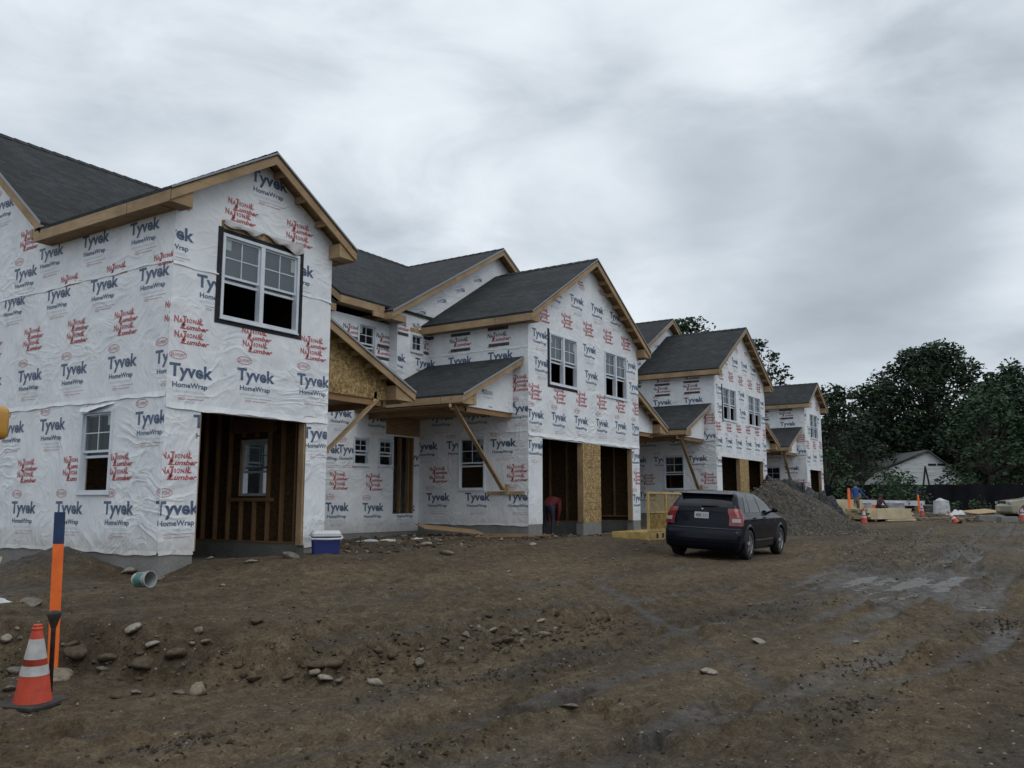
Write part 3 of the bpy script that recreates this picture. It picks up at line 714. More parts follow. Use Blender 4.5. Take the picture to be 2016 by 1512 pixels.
def porch(H, xw, sgn, xt, ztop, ztip, zw, cl=None, osb=True, items=(), brace=None, ledger=None):
    """half-gable entry roof falling from the side wall at x=xw to its tip xt; sgn=+1 falls towards +x"""
    yf = 12.45; s = MB(); yb = YM
    slab(s, [(xw, yf-.02, ztop), (xt, yf-.02, ztip), (xt, yb, ztip), (xw, yb, ztop)], .05)
    r = s.build('porch_roof', [M_SHIN, M_DECK], H)
    h = .16
    s = MB(); s.prism([(xw, yf, ztop-.052), (xt, yf, ztip-.052), (xt, yf, ztip-.052-h), (xw, yf, ztop-.052-h)], (0, .035, 0)); rb = s.build('rake_board', M_LUM, r)
    s = MB(); s.prism([(xw, yf-.022, ztop-.001), (xt, yf-.022, ztip-.001), (xt, yf-.022, ztip-.05), (xw, yf-.022, ztop-.05)], (0, -.007, 0)); s.build('drip_edge', M_DRIP, r)
    s = MB(); s.box((xt-sgn*.035, yf+.037, ztip-.052-.17), (xt, yb-.02, ztip-.052)); s.build('fascia', M_LUM, r)
    # triangular end wall set back behind the rake
    yi = 12.78; zl = ztip-.052-h-.03; sl = (ztop-ztip)/(xt-xw); xi = xt-sgn*.62
    tz = lambda x: ztop+(ztip-ztop)*(x-xw)/(xt-xw)-.06
    s = MB(); P = [(xw, yi, zl), (xi, yi, zl), (xi, yi, tz(xi)), (xw, yi, tz(xw))]
    s.prism(P, (0, .03, 0)); ew = s.build('porch_gable', M_OSB if osb else M_WRAP, H)
    if items:
        frp = Frame((0, yi, 0), (1, 0, 0), (0, -1, 0)); xs = sorted(((xw, tz(xw)), (xi, tz(xi))))
        lettering(H, frp, [(xs[0][0], zl), (xs[1][0], zl), (xs[1][0], xs[1][1]), (xs[0][0], xs[0][1])], [], items)
    # lookouts and return box
    n = 5
    for i in range(n):
        x = xw+(xi-xw)*(i+.5)/n; s = MB(); s.box((x-.019, yf+.037, tz(x)-.12), (x+.019, yi-.002, tz(x)-.02)); s.build('lookout', M_LUM, r)
    s = MB(); s.prism([(xi, yf+.037, zl), (xt-sgn*.036, yf+.037, zl), (xt-sgn*.036, yf+.037, ztip-.075), (xi, yf+.037, tz(xi)-h+.02)], (0, yi-yf-.04, 0)); s.build('cornice_return', M_LUM, r)
    # flat ceiling with beams
    s = MB(); a, b = sorted((xw+sgn*.003, xt-sgn*.04)); s.box((a, yi+.032, zl-.02), (b, yb-.005, zl)); s.build('porch_ceiling', M_PLY, H)
    s = MB(); s.box((xt-sgn*.66, yi+.04, zl-.16), (xt-sgn*.58, yb-.01, zl-.021)); s.box((a+.01, yi+.04, zl-.14), (b-.7 if sgn > 0 else b-.01, yi+.10, zl-.022)); s.build('porch_beam', M_STUD, H)
    if brace:
        p, q = brace; s = MB(); s.beam(p, q, .045, .12, up=(0, -1, 0)); s.build('brace', M_LUM, H)
        s = MB(); s.box((p[0]-.11, p[1]-.02, p[2]-.06), (p[0]-.02, p[1]+.05, p[2]+.16)); s.build('brace_block', M_PALE, H)
    if ledger:
        y0, y1, z0, z1 = ledger; s = MB(); s.box((xw-.042, y0, z0), (xw-.003, y1, z1)); s.build('ledger_board', M_LUM, H)
        s = MB(); s.box((xw-.10, (y0+y1)/2-.13, z0-.0), (xw-.043, (y0+y1)/2-.03, z1+.19)); s.build('brace_cleat', M_LUM, H)

def recess(H, x0, x1, dz, holes, wins, items, porch1=None, porch2=None):
    frM = Frame((0, YM, 0), (1, 0, 0), (0, -1, 0)); z0 = -.79+dz; z1 = 5.0+dz
    wall(H, frM, x0, x1, z0, z1, holes+[w[:4] for w in wins], name='recessed_wall')
    lettering(H, frM, [(x0+.01, z0), (x1-.01, z0), (x1-.01, z1), (x0+.01, z1)], holes+[w[:4] for w in wins], items)
    for w in wins: window(H, frM, *w[:4], **(w[4] if len(w) > 4 else {}))
MS = .76; YRG = 19.6
def main_roof(H, x0, x1, dz, left_end=False, right_end=False, fas=None, YE=15.70, MS=.76):
    ze = 5.20+dz; zr = ze+MS*(YRG-YE); s = MB()
    slab(s, [(x0, YE, ze), (x1, YE, ze), (x1, YRG, zr), (x0, YRG, zr)], .06); slab(s, [(x0, YRG, zr), (x1, YRG, zr), (x1, 2*YRG-YE, ze), (x0, 2*YRG-YE, ze)], .06)
    r = s.build('main_roof', [M_SHIN, M_DECK], H)
    s = MB(); x = x0
    while x < x1-.2:
        a = .15; s.quad((x, YRG-a, zr-MS*a+.02), (x+.31, YRG-a, zr-MS*a+.008), (x+.31, YRG, zr+.016), (x, YRG, zr+.03)); s.quad((x, YRG, zr+.03), (x+.31, YRG, zr+.016), (x+.31, YRG+a, zr-MS*a+.008), (x, YRG+a, zr-MS*a+.02)); x += .3
    s.build('ridge_cap', M_SHIN, r)
    s = MB(); s.prism([(x0+.001, YE+.02, ze-.25), (x0+.001, YRG, zr-.25), (x0+.001, YRG, zr-.061), (x0+.001, YE+.02, ze-.061)], (.03, 0, 0)); s.build('end_board', M_LUM, r)
    for a, b in (fas or []):
        s = MB(); s.box((a, YE, ze-.062-.19), (b, YE+.035, ze-.062)); f = s.build('fascia', M_LUM, r)
        s = MB(); s.box((a, YE+.037, ze-.245), (b, YM-.002, ze-.235)); s.build('soffit', M_PLY, r)
    if left_end:
        s = MB(); s.prism([(x0, YE, ze-.062), (x0, YRG, zr-.062), (x0, YRG, zr-.23), (x0, YE, ze-.23)], (.035, 0, 0)); s.prism([(x0, 2*YRG-YE, ze-.062), (x0, YRG, zr-.062), (x0, YRG, zr-.23), (x0, 2*YRG-YE, ze-.23)], (.035, 0, 0)); s.build('rake_board', M_LUM, r)
        s = MB(); s.prism([(x0-.008, YE, ze-.002), (x0-.008, YRG, zr-.002), (x0-.008, YRG, zr-.062), (x0-.008, YE, ze-.062)], (-.007, 0, 0)); s.build('drip_edge', M_DRIP, r)
        s = MB(); s.box((x0+.036, YE+.03, ze-.26), (x0+.33, YE+.42, ze-.08)); s.build('cornice_return', M_LUM, r)
    return r
def rear_gable(H, x0, x1, c, dz, items, holes=(), wins=()):
    """cross gable over the middle of a pair of homes"""
    hw = (x1-x0)/2; zr = 8.12+dz; sl = .565; y = 15.75; ya = 15.40; s = MB(); top = lambda x: zr-sl*abs(x-c)
    fr = Frame((0, y, 0), (1, 0, 0), (0, -1, 0)); zt = top(x0)-.10; wl = [w[:4] for w in wins]
    wall(H, fr, x0, x1, 2.2+dz, zt, wl, gable=[(c, zr-.10)], name='upper_wall')
    lettering(H, fr, [(x0+.01, 2.5), (x1-.01, 2.5), (x1-.01, zt), (c, zr-.12), (x0+.01, zt)], wl, items)
    for w in wins: window(H, fr, *w[:4], **w[4])
    for xx in (x0, x1-.15): s = MB(); s.box((xx, y+.151, 2.2+dz), (xx+.15, 17.5, zt)); s.build('cheek_wall', M_WRAP, H)
    e, g = x0-.62, x1+.62; ze = top(e); s = MB(); yb = 20.5
    slab(s, [(e, ya-.02, ze), (c, ya-.02, zr), (c, yb, zr), (e, yb, ze)], .06); slab(s, [(c, ya-.02, zr), (g, ya-.02, ze), (g, yb, ze), (c, yb, zr)], .06)
    r = s.build('gable_roof', [M_SHIN, M_DECK], H)
    s = MB(); k = .15; yy = ya
    while yy < 19.4: s.quad((c-k, yy, zr-sl*k+.022), (c, yy, zr+.03), (c, yy+.31, zr+.016), (c-k, yy+.31, zr-sl*k+.008)); s.quad((c, yy, zr+.03), (c+k, yy, zr-sl*k+.022), (c+k, yy+.31, zr-sl*k+.008), (c, yy+.31, zr+.016)); yy += .3
    s.build('ridge_cap', M_SHIN, r)
    for sx, xe in ((-1, e), (1, g)):
        s = MB(); s.prism([(xe, ya, ze-.062), (c, ya, zr-.062), (c, ya, zr-.23), (xe, ya, ze-.23)], (0, .035, 0)); rb = s.build('rake_board', M_LUM, r)
        s = MB(); s.prism([(xe, ya-.022, ze-.002), (c, ya-.022, zr-.002), (c, ya-.022, zr-.062), (xe, ya-.022, ze-.062)], (0, -.008, 0)); s.build('drip_edge', M_DRIP, r)
        s = MB(); a, b = sorted((xe-sx*.036, xe-sx*.62)); s.box((a, ya+.036, ze-.26), (b, y-.003, ze-.08)); s.build('cornice_return', M_LUM, r)
        s = MB(); s.box((xe, ya+.037, ze-.25), (xe-sx*.035, 16.8, ze-.062)); s.build('fascia', M_LUM, r)
GRP = 'townhouses under construction, wrapped in white sheeting'
# ---- block 1
H1 = thing('townhouse', 'nearest townhouse with a single open garage doorway and one double window above it', 'townhouse', (8.55, YF, -.79), group=GRP)
G1 = (9.23, 11.62, -.79, 1.52)
W1 = (9.51, 11.30, 3.19, 4.71)
F1 = [('T', 9.01, 2.16), ('T', 10.37, 2.25), ('T', 11.77, 2.33), ('N', 8.96, 2.96), ('N', 8.98, 2.71), ('N', 10.34, 3.00), ('N', 10.37, 2.77), ('N', 11.75, 3.07), ('N', 11.74, 2.83),
      ('t', 10.50, 5.96, 1.05), ('N', 9.92, 5.28), ('N', 9.87, 5.07), ('N', 11.29, 5.25), ('N', 11.28, 5.01), ('t', 8.5, 4.45), ('t', 9.45, 3.74), ('t', 11.26, 4.45), ('t', 12.56, 3.84), ('N', 8.52, 4.98),
      ('T', 8.88, -.10), ('N', 8.87, .70), ('N', 8.87, .46), ('t', 9.52, 1.34), ('T', 11.96, 1.32), ('T', 12.6, -.1), ('t', 8.1, 3.86)]
S1 = [('T', 13.13, 4.70), ('T', 14.60, 4.72), ('t', 16.07, 4.72), ('T', 16.95, 4.45), ('T', 18.03, 6.05), ('t', 12.79, 3.84), ('t', 14.24, 3.84), ('t', 15.72, 3.87), ('t', 17.30, 3.92), ('N', 12.48, 3.98+.05), ('N', 13.85, 4.05), ('N', 15.32, 4.06),
      ('N', 13.52, 3.17), ('N', 13.52, 2.94), ('N', 14.98, 3.18), ('N', 14.99, 2.95), ('N', 16.48, 3.19), ('N', 16.49, 2.96), ('N', 17.96, 3.19), ('N', 17.96, 2.96), ('N', 12.1, 3.18), ('N', 12.1, 2.95), ('T', 13.55, 2.38), ('T', 15.02, 2.38), ('T', 16.50, 2.38), ('T', 12.20, 2.36), ('T', 17.95, 2.38),
      ('N', 16.90, 5.20), ('N', 16.91, 5.00), ('T', 12.65, 1.37), ('T', 14.12, 1.38), ('T', 15.59, 1.40), ('T', 16.98, 1.41), ('N', 13.42, .70), ('N', 13.42, .46), ('N', 14.80, .69), ('N', 14.80, .47), ('N', 16.34, .68), ('N', 16.34, .46), ('N', 17.8, .68),
      ('T', 13.40, -.10), ('T', 14.87, -.10), ('T', 16.37, -.10), ('T', 17.8, -.10), ('T', 11.96, -.1), ('N', 11.97, .70), ('N', 11.97, .46)]
SW1 = (13.69, 14.64, .16, 1.60); RW1 = (13.72, 14.64, .14, 1.30)
b1_ = gable_block(H1, 8.55, 12.17, 6.41, -.79, [G1, W1], F1, [SW1], [], [RW1], yback=16.40, backY=18.4, tilt=.02)
window(H1, b1_['frF'], *W1, units=2, tape='lrtb', glass=M_GLASS2); window(H1, b1_['frL'], *SW1, stick=True)
window(H1, b1_['frR'], *RW1, stick=False)
# the long left wall continues to the gable end of the main body
frL = b1_['frL']; zmr = 5.20-.1
wall(H1, frL, 16.40, 2*YRG-YM, -.79, 5.30, (), gable=[(YRG, 5.20+MS*(YRG-YE)-.08)], name='end_wall')
lettering(H1, frL, [(12.30, -.79), (23, -.79), (23, 4.93), (12.30, 4.93)], [SW1], S1)
lettering(H1, frL, [(15.95, 4.931), (23, 4.931), (23, 8), (19.6, 8), (15.95, 5.15)], [], S1)
foundation(H1, [((8.56, YF+.003, -2.2), (9.20, YF+.22, -.791)), ((8.56, YF+.22, -2.2), (8.78, 23.0, -.791)), ((11.66, YF+.003, -2.2), (12.16, YF+.22, -.791)), ((11.94, YF+.221, -2.2), (12.16, YM, -.791)), ((9.201, YF+.03, -2.2), (11.659, YF+.20, -1.16))])
studs(H1, b1_['frR'], 12.45, 16.0, -.79, 2.2, skip=[RW1]); studs(H1, b1_['frL'], 12.45, 16.0, -.79, 2.2, skip=[SW1], step=.6)
s = MB(); fbox(s, b1_['frR'], 13.56, 14.78, .03, .10, -.25, -.155); s.build('window_sill_plate', M_STUD, H1); s = MB(); fbox(s, b1_['frR'], 13.56, 14.78, 1.44, 1.72, -.25, -.155); s.build('header', M_STUD, H1)
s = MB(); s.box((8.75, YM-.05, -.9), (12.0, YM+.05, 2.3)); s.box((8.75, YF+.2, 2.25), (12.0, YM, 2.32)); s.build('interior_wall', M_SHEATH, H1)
s = MB(); s.box((8.80, 12.48, -1.3), (11.94, YM, -1.10)); s.build('garage_slab', M_CONC, H1)
for x in (9.23-.001, 11.62-.038): s = MB(); s.box((x+.001, YF+.02, -.79), (x+.036, YF+.16, 1.50)); s.build('door_jamb', M_LUM, H1)
def lap(H, fr, u0, u1, z, seed=0, hang=.035, out=.016):
    s = MB(); n = int((u1-u0)/.06)
    def f(u, v):
        uu = u0+(u1-u0)*u; w = .012*math.sin(uu*3.1+seed)+.007*math.sin(uu*11+seed*3); o_ = out*(.45+.55*math.sin(uu*4.3+seed)**2)
        return fr(uu, z+w*(1-v)-hang*(1-v)+.03*v, .003+o_*(1-v)**1.3)
    s.grid(f, n, 3); return s.build('wrap_lap', M_WRAP, H, smooth=True)
lap(H1, b1_['frF'], 8.55, 12.17, 1.60, 1, .07, .03); lap(H1, b1_['frF'], 8.55, 9.45, 3.97, 2); lap(H1, b1_['frF'], 11.4, 12.17, 3.99, 3)
lap(H1, b1_['frL'], 12.29, 23, 1.78, 4, .05, .025); lap(H1, b1_['frL'], 12.29, 22, 4.02, 5, .04, .014); lap(H1, b1_['frF'], 8.56, 9.2, -.79, 6, .05, .02); lap(H1, b1_['frF'], 11.64, 12.16, -.77, 7, .05, .02); lap(H1, b1_['frL'], 12.29, 23, -.79, 8, .04, .02)
# torn wrap flap and bare strip above the big window
s = MB(); fbox(s, b1_['frF'], 9.47, 11.30, 4.80, 4.93, .003, .009); s.build('bare_sheathing', M_OSB, H1)
s = MB(); rf = random.Random(3)
def flap(u, v):
    x = 9.50+u*1.86; zt_ = 4.965-.03*math.sin(u*3); lo = .05+.085*abs(math.sin(u*5.2+.5))+.11*sstep((u-.55)*2.4)+.03*math.sin(u*23)
    z = zt_-v*lo; n = .012+.09*math.sin(v*2.2)*(.4+.6*abs(math.sin(u*6.5)))+.012*math.sin(u*40+v*5)
    return b1_['frF'](x, float(z), float(n))
s.grid(flap, 70, 7); s.build('torn_wrap_flap', mat('wrap_back', (.42, .41, .40), .6, build=lambda t, b: wrinkle(t, b, .5)), H1, smooth=True)
s = MB()
def flap2(u, v):
    y = 14.70-u*1.02; z = 1.66+.05*u-v*(.12*(1-.6*abs(2*u-.7))); return b1_['frL'](y, z, .01+.10*v*math.sin(2.8*u+.3)+.008*math.sin(u*30))
s.grid(flap2, 30, 5); s.build('torn_wrap_flap', M_WRAP, H1, smooth=True)
recess(H1, 12.17, 15.9, 0, [], [(13.0, 13.9, -.45+.6, 1.7)], [('T', 14.9, 2.36), ('T', 14.7, -.1), ('B', 14.3, 4.5)])
main_roof(H1, 8.20, 15.9, 0, left_end=True, fas=[(12.5, 15.9)], YE=15.86, MS=.79)
s = MB(); s.box((12.17, YM+.01, -2), (15.9, YM+.2, -.80)); s.build('foundation', M_CONC, H1)
porch(H1, 12.18, 1, 15.05, 3.78, 2.50, 0, osb=True, brace=((14.15, 12.80, 2.25), (12.19, 12.80, .66)))
s = MB(); s.box((8.8, 23.0, -.8), (15.9, 23.15, 5.2)); s.build('rear_wall', M_WRAP, H1)
# ---- block 2 (a pair of homes, double garage)
D2 = .22
H2 = thing('townhouse', 'second townhouse block, with two garage openings split by a bare tan sheet', 'townhouse', (19.6, YF, -.57), group=GRP)
zb = -.57; gt = 1.76
GA, GB = (20.32, 22.62, zb, gt), (23.72, 26.02, zb, gt)
WA, WB = (20.72, 22.33, 3.33, 4.80), (24.12, 25.70, 3.32, 4.78)
F2 = [('t', 22.38, 6.05), ('t', 23.69, 6.02), ('t', 24.98, 6.0), ('t', 21.05, 6.02), ('N', 20.42, 5.32), ('N', 20.42, 5.12), ('N', 21.76, 5.38), ('N', 21.76, 5.17), ('N', 23.09, 5.36), ('N', 23.09, 5.15), ('N', 24.42, 5.35), ('N', 24.42, 5.13), ('N', 25.71, 5.33), ('N', 25.71, 5.11), ('t', 20.23, 4.65), ('t', 23.15, 4.66), ('t', 23.25, 3.86), ('t', 20.32, 3.86), ('N', 19.95, 3.10), ('N', 19.95, 2.88),
      ('N', 21.31, 3.12), ('N', 21.30, 2.90), ('N', 22.61, 3.16), ('N', 22.60, 2.94), ('N', 23.92, 3.20), ('N', 23.91, 2.98), ('N', 25.25, 3.20), ('N', 25.24, 2.98), ('T', 19.99, 2.39), ('T', 21.25, 2.41), ('T', 22.57, 2.42), ('T', 23.93, 2.44), ('T', 25.22, 2.46), ('T', 26.45, 2.48), ('N', 26.48, 3.22), ('N', 26.47, 3.00), ('T', 19.98, 1.55), ('t', 26.05, 4.55), ('t', 26.3, 3.85), ('T', 26.4, 1.55), ('N', 26.45, .93), ('N', 26.45, .7), ('T', 26.45, .15), ('N', 22.6, 6.62, .7), ('N', 24.0, 6.6, .7), ('U', 22.7, 6.5)]
S2 = [('B', 14.58, 5.00, .82), ('B', 13.28, 5.03, .82), ('B', 15.9, 5.00, .82), ('B', 14.58, 4.55, .82), ('B', 13.25, 4.57, .82), ('T', 14.59, 4.02), ('T', 13.20, 4.04), ('T', 15.9, 4.02), ('t', 13.10, 2.66), ('T', 13.10, 1.61), ('T', 14.62, 1.61), ('T', 15.78, 1.61), ('t', 15.23, 2.45), ('t', 13.95, 2.45), ('N', 15.32, .90), ('N', 15.32, .66), ('N', 12.64, .90), ('N', 12.64, .66), ('T', 15.33, .15), ('T', 13.95, .15), ('T', 12.56, .15), ('N', 12.56, 3.33), ('N', 12.56, 3.10), ('T', 12.49, 2.53)]
SW2 = (13.70, 14.62, .36, 1.84)
b2_ = gable_block(H2, 19.6, 26.6, 7.46, zb, [GA, GB, WA, WB], F2, [SW2], S2, [], backY=15.76)
window(H2, b2_['frF'], *WA, units=2, tape='lb', glass=M_GLASS2); window(H2, b2_['frF'], *WB, units=2, glass=M_GLASS2); window(H2, b2_['frL'], *SW2)
s = MB(); fbox(s, b2_['frF'], 22.60, 23.74, zb-.01, gt, .004, .016); s.build('osb_panel', M_OSB, H2)
s = MB()
for z in (.0, .28, 1.05, 1.42, -.2, 1.6-.35): fbox(s, b2_['frF'], 22.85, 23.70, z, z+.012, .017, .019)
s.build('nail_lines', M_BLACK, H2)
foundation(H2, [((19.61, YF+.003, -2), (20.30, YF+.22, zb-.001)), ((19.61, YF+.221, -2), (19.83, YM+.1, zb-.001)), ((22.60, YF-.012, -2), (23.74, YF+.22, zb-.011)), ((26.04, YF+.003, -2), (26.59, YF+.22, zb-.001)), ((26.37, YF+.221, -2), (26.59, YM, zb-.001)), ((23.1, YF+.221, -2), (23.25, YM, zb-.001)),
                ((20.301, YF+.05, -2), (22.599, YF+.20, -.93)), ((23.741, YF+.05, -2), (26.039, YF+.20, -.93))])
studs(H2, Frame((26.6, 0, 0), (0, 1, 0), (1, 0, 0)), 12.5, 16.0, zb+.12, 2.2, step=.6); studs(H2, Frame((23.22, 0, 0), (0, 1, 0), (1, 0, 0)), 12.5, 16.0, zb, 2.2, n=0, step=.6)
s = MB(); s.box((23.222, 12.5, -.9), (23.24, 16.0, 2.25)); s.box((19.8, YM-.06, -.9), (26.4, YM, 2.3)); s.box((19.8, YF+.2, 2.25), (26.4, YM, 2.32)); s.build('interior_wall', M_SHEATH, H2)
for x in (20.32, 22.585, 23.72, 25.985): s = MB(); s.box((x, YF+.02, zb), (x+.034, YF+.16, gt-.02)); s.build('door_jamb', M_LUM, H2)
lap(H2, b2_['frF'], 19.6, 26.6, 1.86, 2, .07, .03); lap(H2, b2_['frL'], 12.29, 16.0, 1.95, 3); lap(H2, b2_['frL'], 12.29, 15.9, 4.25, 3); lap(H2, b2_['frL'], 12.29, 16., -.57, 4)
rear_gable(H2, 18.20, 27.9, 23.05, D2, [('B', 18.33, 4.95, .82), ('B', 19.25, 5.0, .82), ('B', 19.62, 4.55, .82), ('t', 18.15, 4.03), ('T', 19.43, 4.02), ('P', 19.23, 5.50, .8, .3), ('P', 20.20, 6.05, .8, .3), ('P', 21.15, 6.58, .8, .3), ('P', 22.07, 7.10, .8, .3)], wins=[(18.78, 19.34, 4.30, 4.84, dict(sash=False, stick=False))])
s = MB(); fbox(s, Frame((0, 15.75, 0), (1, 0, 0), (0, -1, 0)), 18.76, 19.40, 4.87, 4.99, .003, .008); s.build('bare_sheathing', M_OSB, H2)
DR = (18.48, 19.36, -.30, 1.86)
M2 = [('T', 16.36, 2.33), ('t', 17.78, 2.32), ('T', 16.72, 1.38), ('t', 15.95, 1.36), ('N', 16.36, .67), ('N', 16.37, .43), ('N', 17.71, .66), ('N', 17.72, .42), ('T', 16.33, -.12), ('T', 17.69, -.13), ('T', 19.03, -.14), ('B', 16.75, 4.60, .82), ('B', 18.05, 4.55, .82), ('B', 17.95, 4.2, .8), ('T', 19.5, 1.3)]
recess(H2, 15.901, 19.6, 0, [DR], [(16.86, 17.48, .99, 1.76, dict(stick=False)), (17.84, 18.46, .99, 1.76, dict(stick=False)), (16.92, 17.64, 3.75, 4.86, dict(stick=True))], M2)
frM = Frame((0, YM, 0), (1, 0, 0), (0, -1, 0))
s = MB(); fbox(s, frM, 18.15, 19.595, 1.90, 2.46, .004, .012); s.build('bare_sheathing', M_PLY, H2)
for x in (18.48, 18.80, 19.15, 19.325): s = MB(); s.box((x, YM+.02, -.3), (x+.035, YM+.13, 1.84)); s.build('door_stud', M_STUD, H2)
s = MB(); s.box((15.9, YM+.01, -2), (19.6, YM+.2, -.80)); s.build('foundation', M_CONC, H2)
porch(H2, 19.59, -1, 16.85, 3.96, 2.66, 0, osb=False, items=[('p', 18.35, 2.85, .9)], brace=((16.98, 12.84, 2.40), (19.50, 13.05, .36)), ledger=(12.40, 13.60, .22, .31))
main_roof(H2, 15.901, 30.3, D2, fas=[(15.9, 17.6), (28.6, 30.3)])
s = MB(); fbox(s, frM, 17.10, 17.75, 5.02, 5.16, .355, .40); s.build('loose_fascia_board', M_LUM, H2)
s = MB(); s.box((15.9, 23.0, -.8), (30.3, 23.15, 5.2)); s.build('rear_wall', M_WRAP, H2)
# right-hand recess of block 2
recess(H2, 26.6, 30.3, .2, [(26.9, 27.8, -.3, 1.9)], [(28.2, 28.8, 1., 1.8, dict(stick=False))], [('T', 27.5, 2.4), ('T', 29.2, 2.4), ('N', 29, .8), ('N', 29, .56), ('T', 28.3, 0), ('T', 29.7, 0)])
porch(H2, 26.61, 1, 29.45, 4.00, 2.72, 0, osb=False)
s = MB(); s.box((26.6, YM+.01, -2), (30.3, YM+.2, -.60)); s.build('foundation', M_CONC, H2)
# ---- block 3
D3 = .42
H3 = thing('townhouse', 'third townhouse block, behind the parked dark car, with two garage openings', 'townhouse', (33.98, YF, -.4), group=GRP)
x0, x1 = 33.98, 40.75; q = (x1-x0)/7.0; mp3 = lambda u: x0+(u-19.6)*q; zb = -.42; gt = 1.90
F3 = [(i[0], mp3(i[1]), i[2]+.17 if i[2] < 3 else i[2]+.10)+tuple(i[3:]) for i in F2]; S3 = [(i[0], i[1], i[2]+.19)+tuple(i[3:]) for i in S2]
hs = [(34.60, 36.80, zb, gt), (37.98, 40.15, zb, gt), (34.92, 36.60, 3.45, 4.85), (38.25, 40.02, 3.45, 4.85)]
SW3 = (13.68, 14.60, .55, 1.98)
b3_ = gable_block(H3, x0, x1, 7.74, zb, hs, F3, [SW3], S3, [], backY=15.76)
window(H3, b3_['frF'], *hs[2], units=2, tape='l', stick=False); window(H3, b3_['frF'], *hs[3], units=2, stick=False); window(H3, b3_['frL'], *SW3, stick=False)
s = MB(); fbox(s, b3_['frF'], 36.79, 37.99, zb-.01, gt, .004, .016); s.build('osb_panel', M_OSB, H3)
foundation(H3, [((x0+.01, YF+.003, -2), (34.58, YF+.22, zb-.001)), ((x0+.01, YF+.221, -2), (x0+.23, YM+.1, zb-.001)), ((36.78, YF-.012, -2), (38.0, YF+.22, zb-.011)), ((40.17, YF+.003, -2), (x1-.01, YF+.22, zb-.001)), ((34.581, YF+.05, -2), (36.779, YF+.2, -.85)), ((38.001, YF+.05, -2), (40.169, YF+.2, -.85))])
studs(H3, Frame((x1, 0, 0), (0, 1, 0), (1, 0, 0)), 12.5, 16.0, zb, 2.2, step=.8)
studs(H3, Frame((37.4, 0, 0), (0, 1, 0), (1, 0, 0)), 12.5, 16.0, zb, 2.2, n=0, step=.8)
s = MB(); s.box((37.402, 12.5, -.9), (37.42, 16., 2.25)); s.box((34.2, YM-.06, -.9), (40.6, YM, 2.3)); s.box((34.2, YF+.2, 2.25), (40.6, YM, 2.32)); s.build('interior_wall', M_SHEATH, H3)
rear_gable(H3, 32.6, 42.1, 37.35, D3, [('P', 36.2, 7.1, .8, .3), ('P', 35.1, 6.5, .8, .3), ('P', 34.2, 6.0, .8, .3), ('T', 33.5, 4.3)], wins=[])
recess(H3, 30.3, 33.98, .4, [(32.9, 33.8, -.2, 2.0)], [(32.1, 32.7, 1.2, 1.95, dict(stick=False))], [('T', 31.5, 2.5), ('N', 32, .9), ('N', 32, .66), ('T', 31.5, .1), ('T', 33, .1)])
porch(H3, 33.97, -1, 31.2, 4.06, 2.82, 0, osb=False, brace=((31.5, 12.84, 2.55), (33.88, 13.05, .56)), ledger=(12.40, 13.65, .44, .53))
main_roof(H3, 30.301, 44.3, D3, fas=[(30.3, 32.0), (42.7, 44.3)])
recess(H3, 40.75, 44.3, .4, [(41, 41.9, -.2, 2.)], [], [('T', 42.5, 2.5)])
porch(H3, 40.76, 1, 43.6, 4.1, 2.86, 0, osb=False)
s = MB(); s.box((30.3, YM+.01, -2), (33.98, YM+.2, -.40)); s.box((40.75, YM+.01, -2), (44.3, YM+.2, -.40)); s.build('foundation', M_CONC, H3)
s = MB(); s.box((30.3, 23.0, -.8), (44.3, 23.15, 5.4)); s.build('rear_wall', M_WRAP, H3)
# ---- block 4
D4 = .44
H4 = thing('townhouse', 'farthest townhouse, at the end of the row beside the lumber stacks', 'townhouse', (47.9, YF, -.4), group=GRP)
x0, x1 = 47.9, 51.45; zb = -.38
F4 = [(i[0], i[1]-8.55+47.9, i[2]+.30)+tuple(i[3:]) for i in F1]
hs = [(48.60, 50.95, zb, 1.80), (48.92, 50.55, 3.55, 4.92)]
SW4 = (13.70, 14.62, .6, 2.0)
b4_ = gable_block(H4, x0, x1, 6.68, zb, hs, F4, [SW4], [(i[0], i[1], i[2]+.25)+tuple(i[3:]) for i in S2], [], backY=17.8)
window(H4, b4_['frF'], *hs[1], units=2, stick=False); window(H4, b4_['frL'], *SW4, stick=False)
foundation(H4, [((x0+.01, YF+.003, -2), (48.58, YF+.22, zb-.001)), ((x0+.01, YF+.221, -2), (x0+.23, YM+.1, zb-.001)), ((50.97, YF+.003, -2), (x1-.01, YF+.22, zb-.001)), ((48.581, YF+.05, -2), (50.969, YF+.2, -.8))])
studs(H4, Frame((x1, 0, 0), (0, 1, 0), (1, 0, 0)), 12.5, 16.0, zb, 2.2, step=.6)
s = MB(); s.box((48.1, YM-.06, -.9), (51.3, YM, 2.3)); s.box((48.1, YF+.2, 2.25), (51.3, YM, 2.32)); s.build('interior_wall', M_SHEATH, H4)
recess(H4, 44.3, 47.9, .4, [(46.9, 47.7, -.2, 2.0)], [], [('T', 45.5, 2.5), ('N', 45.5, .9), ('T', 46, .1)])
porch(H4, 47.89, -1, 45.2, 4.1, 2.9, 0, osb=False, brace=((45.5, 12.84, 2.6), (47.8, 13.05, .7)), ledger=(12.4, 13.6, .6, .69))
main_roof(H4, 44.301, 51.8, D4, fas=[(44.3, 47.6)])
s = MB(); s.box((44.3, YM+.01, -2), (47.9, YM+.2, -.40)); s.build('foundation', M_CONC, H4)
frR4 = Frame((x1, 0, 0), (0, 1, 0), (1, 0, 0)); wall(H4, frR4, YM, 2*YRG-YM, -.4, 5.5, (), gable=[(YRG, 5.2+D4+MS*(YRG-YE)-.1)], name='end_wall')
